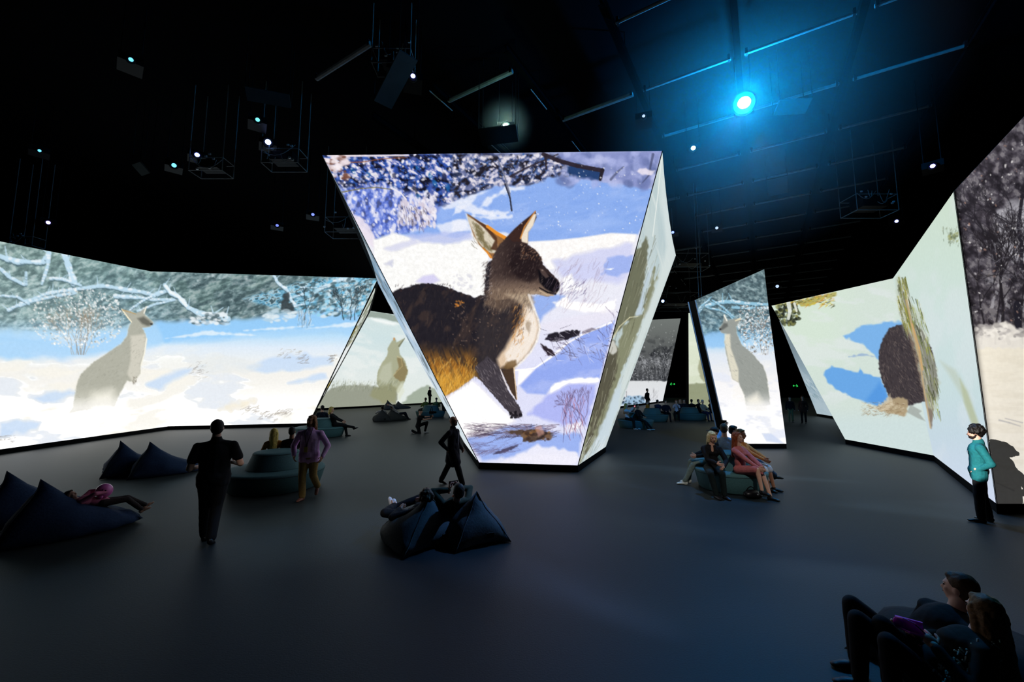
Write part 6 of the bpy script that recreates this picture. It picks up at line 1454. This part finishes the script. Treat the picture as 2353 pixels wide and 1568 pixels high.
# --- far bean bags
RE = dict(pel=(0, 0, .40), up=(0, .78, .64), foot_yaw=(.1, -.1))
def recline(**k): d = dict(RE); d.update(k); return d
def on_bag(px, py, rel, dx=0.0): 
    q = at_z(px, py, 0); rz = DEG(rel) - phi(px); return q + np.array([math.cos(rz), math.sin(rz), 0]) * dx, rz + math.pi / 2
q, yw = on_bag(913, 966, 20, .05)
person(q, yw, 'person in white shirt reclining on a bean bag, arms folded overhead', 1.0, **recline(feet=[(.13, -.72, .09), (-.12, -.62, .09)], knee=[(0, -.3, 1), (0, -.3, 1)], hands=[(.10, .62, .98), (-.08, .66, 1.0)], elbow=[(.9, -.3, .8), (-.9, -.3, .8)], top=(216, 214, 216), bottom=(30, 38, 56), hair=('short', (70, 50, 40)), shoes=(20, 20, 24), fine=1))
q, yw = on_bag(875, 968, 100, .05)
person(q, yw, 'person mostly hidden by the left slate bean bag, resting back', .95, **recline(feet=[(.13, -.72, .09), (-.12, -.62, .09)], knee=[(0, -.3, 1), (0, -.3, 1)], hands=[(.25, -.1, .6), (-.25, -.1, .6)], top=(206, 206, 208), bottom=(24, 26, 32), hair=('short', (26, 22, 20)), fine=0))
# --- child with balloon on the left bag
q, yw = on_bag(196, 1218, -6, .22)
kid = person(q, yw, 'child in pink top lying on a navy bean bag', .66, pel=(0, .05, .60), up=(-.1, .93, .30), twist=.3, head=(-.5, .6), feet=[(.16, -.72, .36), (-.02, -.66, .30)], knee=[(.2, -.4, 1), (.1, -.4, 1)], foot_yaw=(.2, 0), shoe_pitch=(.5, .4), hands=[(.20, .12, .88), (-.10, .02, .86)], elbow=[(1, .2, .3), (-1, .2, .5)],
       top=(206, 112, 142), bottom=(58, 48, 46), shoes=(214, 166, 142), hair=('long', (60, 34, 22)), female=True, fine=2, curl=(.9, .9))
bp_ = wpt(kid, .02, .07, .88)
t = thing('pink_balloon', bp_, 'glossy pink balloon hugged by the child on the bean bag', 'balloon')
mb = mat('pink_balloon_rubber', (240, 120, 196), .3, .04, 4, 0, 0, .5)
MB().ell((0, 0, 0), (.108, .112, .115), None, 28, 18).ell((.03, -.08, -.08), (.035, .03, .03), None, 12, 8).build('balloon', mb, t, True)
MB().ell((.090, -.066, .02), (.010, .008, .010), None, 8, 6).ell((.062, -.092, .035), (.010, .008, .010), None, 8, 6).build('printed_eye', mat('dark_print', (30, 20, 28), .5, 0, 5, 0), t)
# --- nearest pair of reclining people
q, yw = on_bag(958, 1226, r5, .02)
person(q, yw, 'person with curly brown hair and black jacket reclining, seen from behind', .98, **recline(pel=(0, -.10, .26), up=(.12, .88, .42), feet=[(.20, -.42, .36), (.10, -.52, .30)], knee=[(1, -.1, .3), (-.9, -.1, .3)], shoe_pitch=(1.0, .9), hands=[(.30, -.02, .42), (-.20, -.12, .44)], elbow=[(1, .3, -.2), (-1, .3, -.2)],
       top=(13, 13, 16), bottom=(16, 16, 20), shoes=(214, 214, 220), hair=('curly', (84, 56, 34)), fine=2, sock=(236, 30, 120), coat='jacket'))
q, yw = on_bag(1036, 1226, r6, .05)
ph_p = person(q, yw, 'person in olive jacket lifting a phone with both hands, on the bean bag', .98, **recline(pel=(0, -.02, .30), up=(.10, .80, .58), feet=[(.14, -.86, .09), (-.12, -.80, .09)], knee=[(0, -.3, 1), (0, -.3, 1)], hands=[(.12, .24, .73), (-.05, .22, .73)], elbow=[(1, -.3, -.2), (-1, -.3, -.2)], palm=[(-1, 0, 0), (1, 0, 0)], hand_dir=[(-.2, -.3, 1), (.2, -.3, 1)],
       top=(52, 56, 40), bottom=(26, 28, 34), shoes=(30, 30, 34), hair=('short', (26, 22, 20)), fine=2, curl=(.9, .9), head=(0, .25), open_front=(170, 84, 44)))
def phone(loc, yaw, label, rgb=(20, 20, 24), lit=(200, 215, 240), pitch=0.0, sc=1.0):
    t = thing('phone', loc, label, 'phone', yaw); t.rotation_euler = (pitch, 0, yaw); t.scale = (sc,) * 3
    MB().box((0, 0, 0), (.155, .009, .078)).build('phone_case', mat('phone_case', rgb, .4, .05, 9, 0), t)
    MB().box((0, .0055, 0), (.145, .002, .068)).build('lit_screen', glow('phone_screen_light', lit, .9), t)
    MB().ell((-.05, -.006, .02), (.012, .004, .012), None, 10, 6).build('camera_lens', M_CASE, t); return t
phone(wpt(ph_p, .035, .21, .82), yw + math.pi, 'lit phone held up on the nearest right bean bag', pitch=.2)
# --- crowded small ottoman
bs = lambda px, off: at_seat(px, 1040, 'bench', off)
person(bs(1634, .28), vy(1634, -78), 'person in grey trousers and white trainers facing left, behind the blonde woman', 1.0, **sit(feet=[(.12, -.62, .08), (-.12, -.50, .08)], up=(0, .16, 1), top=(12, 14, 20), bottom=(112, 128, 122), shoes=(206, 210, 200), hair=('cap', (14, 14, 16)), fine=1))
person(bs(1636, -.42), vy(1636, 8), 'blonde woman in black blouse looking up, front left of the small ottoman', .98, **sit(up=(0, .06, 1), feet=[(.14, -.44, .08), (-.02, -.46, .08)], hands=[(.17, -.34, .64), (.04, -.36, .70)], head=(.35, -.25), foot_yaw=(.5, .3), top=(12, 12, 15), bottom=(16, 28, 28), shoes=(24, 20, 22), hair=('bob', (208, 186, 134)), female=True, fine=2, open_front=(196, 148, 122)))
c_ = person(bs(1668, .48), vy(1668, 168), 'grey-haired man in pale blue shirt seen from behind, raising a phone', 1.04, **sit(hands=[(.10, -.42, 1.24), (-.05, -.34, .7)], elbow=[(.6, .1, -1), (-.7, .5, -.4)], top=(138, 166, 196), hair=('short', (72, 66, 58)), fine=1, bottom=(26, 30, 40)))
phone(wpt(c_, .12, -.44, 1.34), vy(1658, 168) + math.pi, 'phone raised by the man in the pale blue shirt', pitch=0)
person(bs(1694, .50), vy(1694, 110), 'man in navy jumper and glasses on the far side of the small ottoman', 1.0, **sit(feet=[(.12, -.60, .08), (-.12, -.74, .22)], head=(-.2, 0), top=(18, 26, 84), bottom=(56, 74, 96), hair=('short', (28, 22, 20)), glasses=True, fine=1, build=1.08))
person(bs(1714, .10), vy(1722, 66), 'woman in orange top and white shorts, hands clasped, behind the red-haired woman', .97, **sit(up=(0, .16, 1), feet=[(.10, -.52, .08), (-.06, -.48, .08)], hands=[(.05, -.46, .66), (-.06, -.47, .67)], top=(226, 140, 76), bottom=(230, 228, 232), legs='shorts', shoes=(14, 14, 16), hair=('bob', (120, 82, 40)), female=True, fine=2, skin='tan'))
person(bs(1700, -.52), vy(1700, 58), 'red-haired woman in dusty pink coat dress, front right of the small ottoman', .97, **sit(up=(0, .04, 1), feet=[(.08, -.56, .08), (-.10, -.50, .20)], knee=[(0, -1, .2), (0, -1, .4)], hands=[(.06, -.46, .62), (-.06, -.50, .60)], head=(.15, .1), top=(186, 104, 104), bottom=(186, 104, 104), legs='skirt', shoes=(16, 16, 18), hair=('long', (142, 66, 30)), female=True, fine=2, coat='coat'))
p = at_z(1728, 1146, 0)
t = thing('black_handbag', p, 'black handbag slumped on the carpet below the red-haired woman', 'bag', .3)
MB().ell((0, 0, .09), (.20, .11, .09)).ell((.1, -.03, .06), (.12, .09, .06)).build('bag_body', mat('black_leather', (16, 16, 20), .35, .1, 12, .15), t, True)
MB().tube([(-.15 + .3 * i / 10, .02, .12 + .11 * math.sin(math.pi * i / 10)) for i in range(11)], .010, 6).build('strap', M_CASE, t)
MB().box((.04, -.10, .10), (.04, .02, .02)).build('buckle', mat('bare_metal_clamp', (190, 195, 200), .35, .1, 5, 0, .6), t)
# --- two in the dark between the screens
p, s = stand_scale(1818, 971, 912); person(p, vy(1818, 8), 'distant teenager in dark jumper and pale trousers under the exit sign', s, top=(22, 22, 28), bottom=(126, 122, 84), shoes=(60, 70, 84), hair=('short', (50, 34, 26)), fine=0)
p, s = stand_scale(1848, 973, 910); person(p, vy(1848, -12), 'distant woman in brown coat beside the teenager', s, top=(66, 36, 26), bottom=(18, 16, 20), hair=('bob', (120, 66, 34)), female=True, coat='coat', hem=.4, fine=0)
# --- far seated crowd right of the sculpture
p, s = stand_scale(1489, 946, 893); person(p, vy(1489, 60), 'man in black standing before the grey wood screen', s, top=(8, 9, 12), bottom=(10, 10, 13), hair=('short', (16, 14, 14)), fine=0, build=1.1)
w_ = person(at_seat(1441, 940, 'r1', -.5), vy(1441, 60), 'woman with long blonde hair and white top photographing the screen', .98, **sit(hands=[(.10, -.40, 1.12), (-.06, -.38, 1.10)], elbow=[(.5, .1, -1), (-.5, .1, -1)], top=(208, 208, 214), bottom=(14, 14, 18), shoes=(220, 220, 220), hair=('long', (206, 170, 84)), female=True, fine=1))
phone(wpt(w_, .02, -.44, 1.20), vy(1441, 60) + math.pi, 'pinkish lit phone before the blonde woman in white', (120, 60, 80), (255, 150, 170))
person(at_seat(1467, 942, 'r1', -.66), vy(1467, 55), 'person all in black beside the blonde woman with the phone', .96, **sit(feet=[(.12, -.7, .08), (-.1, -.62, .08)], top=(10, 10, 13), bottom=(12, 12, 15), shoes=(210, 214, 214), hair=('short', (20, 18, 18)), skin='tan', fine=1))
crowd = [
 (1486, 925, 'r2', .65, 95, 'person in mustard coat leaning forward, right of the standing man', dict(top=(172, 116, 34), bottom=(120, 84, 30), hair=('short', (50, 32, 22)), up=(0, -.1, 1))),
 (1512, 925, 'r2', .75, 150, 'person in slate blue seated behind the mustard coat', dict(top=(28, 46, 76), hair=('short', (22, 20, 22)))),
 (1530, 925, 'r2', -.1, 15, 'man in dark navy jumper facing us, left of the woman in pale jacket', dict(top=(18, 20, 38), bottom=(12, 14, 24), hair=('short', (50, 36, 28)))),
 (1554, 928, 'r3', -.3, 0, 'woman in pale jacket with both hands raised to her face', dict(top=(196, 190, 202), bottom=(12, 12, 16), hair=('short', (120, 72, 46)), female=True, hands=[(.06, -.22, 1.06), (-.06, -.22, 1.06)], elbow=[(.6, -.2, -1), (-.6, -.2, -1)])),
 (1562, 923, 'r3', .6, -20, 'fair-haired woman behind the woman in pale jacket', dict(top=(30, 30, 40), hair=('bob', (170, 130, 96)), female=True)),
 (1572, 924, 'r3', .75, 10, 'person in dark patterned top with a pink object near the face', dict(top=(20, 34, 40), hair=('short', (22, 18, 18)))),
 (1589, 924, 'r3', .7, 180, 'person with dark hair, back to us, behind the far right ottoman', dict(top=(12, 12, 16), hair=('short', (14, 14, 14)))),
 (1606, 926, 'r3', .4, 30, 'dark-clothed man raising one hand, left of the white-haired man', dict(top=(14, 14, 18), bottom=(12, 12, 16), hair=('short', (26, 20, 18)), hands=[(.13, -.33, .66), (-.10, -.30, 1.10)], elbow=[(.7, .5, -.4), (-.5, 0, -1)])),
 (1616, 927, 'r3', -.4, 45, 'white-haired man in beige jacket near the slender screen', dict(top=(156, 150, 136), bottom=(28, 40, 70), hair=('short', (210, 206, 200)))),
 (1634, 926, 'r3', .45, 60, 'person in dark coat half hidden by the slender screen', dict(top=(20, 22, 28), bottom=(26, 30, 38), hair=('short', (24, 20, 20)))),
]
for px, py, key, off, rel, lab, kw in crowd:
    person(at_seat(px, py, key, off), vy(px, rel), lab, .98, **sit(fine=0, **kw))
# --- two watching from the bottom right corner
hc_ = CAM + ray(2238, 1412) * (3.1 / FOC)
fg = np.array([hc_[0] - .48, hc_[1] - .01, 0])
w1_ = person(fg, DEG(-98), 'woman with long fair hair and speckled fur vest in the near right corner', .98, pel=(0, .02, .21), up=(.1, .74, .66), twist=-.35, head=(-1.45, .05), feet=[(.16, -.28, .08), (-.10, -.34, .08)], knee=[(.1, -.3, 1), (-.1, -.3, 1)], hands=[(.12, .06, .46), (-.08, .03, .46)], elbow=[(.8, .2, -.8), (-.8, .2, -.8)],
      top=(20, 24, 20), bottom=(9, 9, 13), shoes=(12, 12, 14), hair=('long', (112, 78, 40)), female=True, fine=2, coat='fur_vest', curl=(1, 1), palm=[(-1, 0, .2), (1, 0, .2)])
R = random.Random(4); fl = MB()
for _ in range(46):
    a_ = R.uniform(-.16, .16); z_ = R.uniform(.05, .46); fl.cap(np.array([a_, -.02 + .66 * z_ + .135, .21 + .66 * z_ - .11 + R.uniform(-.02, .02)]), .010, np.array([a_ + R.uniform(-.03, .03), .02 + .66 * z_ + .13, .17 + .66 * z_ - .11]), .006, 6, 2)
for _ in range(110):
    z_ = R.uniform(.05, .46); q_ = np.array([.172 + R.uniform(-.01, .01), .74 * z_ + R.uniform(-.10, .10), .23 + .66 * z_ + R.uniform(-.06, .05)])
    fl.cap(q_, .007, q_ + np.array([.008, R.uniform(-.022, .022), R.uniform(-.024, -.004)]), .004, 6, 2)
fl.build('fur_tuft', mat('grey_fur_tuft', (190, 206, 190), .9, .3, 30, .2), w1_)['kind'] = 'stuff'
hb_ = CAM + ray(2212, 1372) * (3.5 / FOC)
person(np.array([hb_[0] - .70, hb_[1] - .20, 0]), DEG(-95), 'dark-haired person behind the woman in the fur vest, only the head clear', 1.0, pel=(0, .02, .21), up=(0, .74, .66), head=(-1.1, .05), feet=[(.16, -.26, .08), (-.10, -.32, .08)], knee=[(.1, -.3, 1), (-.1, -.3, 1)], hands=[(.2, .05, .30), (-.2, .05, .30)],
      top=(14, 14, 16), bottom=(9, 9, 12), shoes=(12, 12, 14), hair=('short', (72, 48, 22)), fine=2)
bag(2262, 1540, -52 + 180 - 50, 'black bean bag under the two people in the near right corner', mat('black_bean_bag', (14, 15, 18), .85, .1, 30, .3), 14, L=1.3, Hh=.42, wid=1.3)
t = thing('pink_phone', wpt(w1_, .02, -.04, .56), 'magenta phone case with strap in the hands of the corner woman', 'phone', DEG(-40))
mm = mat('magenta_rubber', (226, 60, 214), .4, .06, 8, 0)
MB().box((0, 0, 0), (.15, .014, .085)).ell((-.06, -.008, .0), (.03, .014, .042)).build('phone_case', mm, t)
MB().tube([(-.07, -.02, .04), (-.03, -.05, .055), (.03, -.06, .04), (.08, -.03, -.02)], .008, 8).tube([(-.07, -.012, -.03), (0, -.045, -.035), (.07, -.03, -.04)], .008, 8).build('strap', mat('pink_strap', (240, 120, 236), .4, .05, 8, 0), t)
MB().box((0, .008, 0), (.135, .002, .07)).build('lit_screen', glow('phone_screen_light', (200, 120, 220), .5), t)
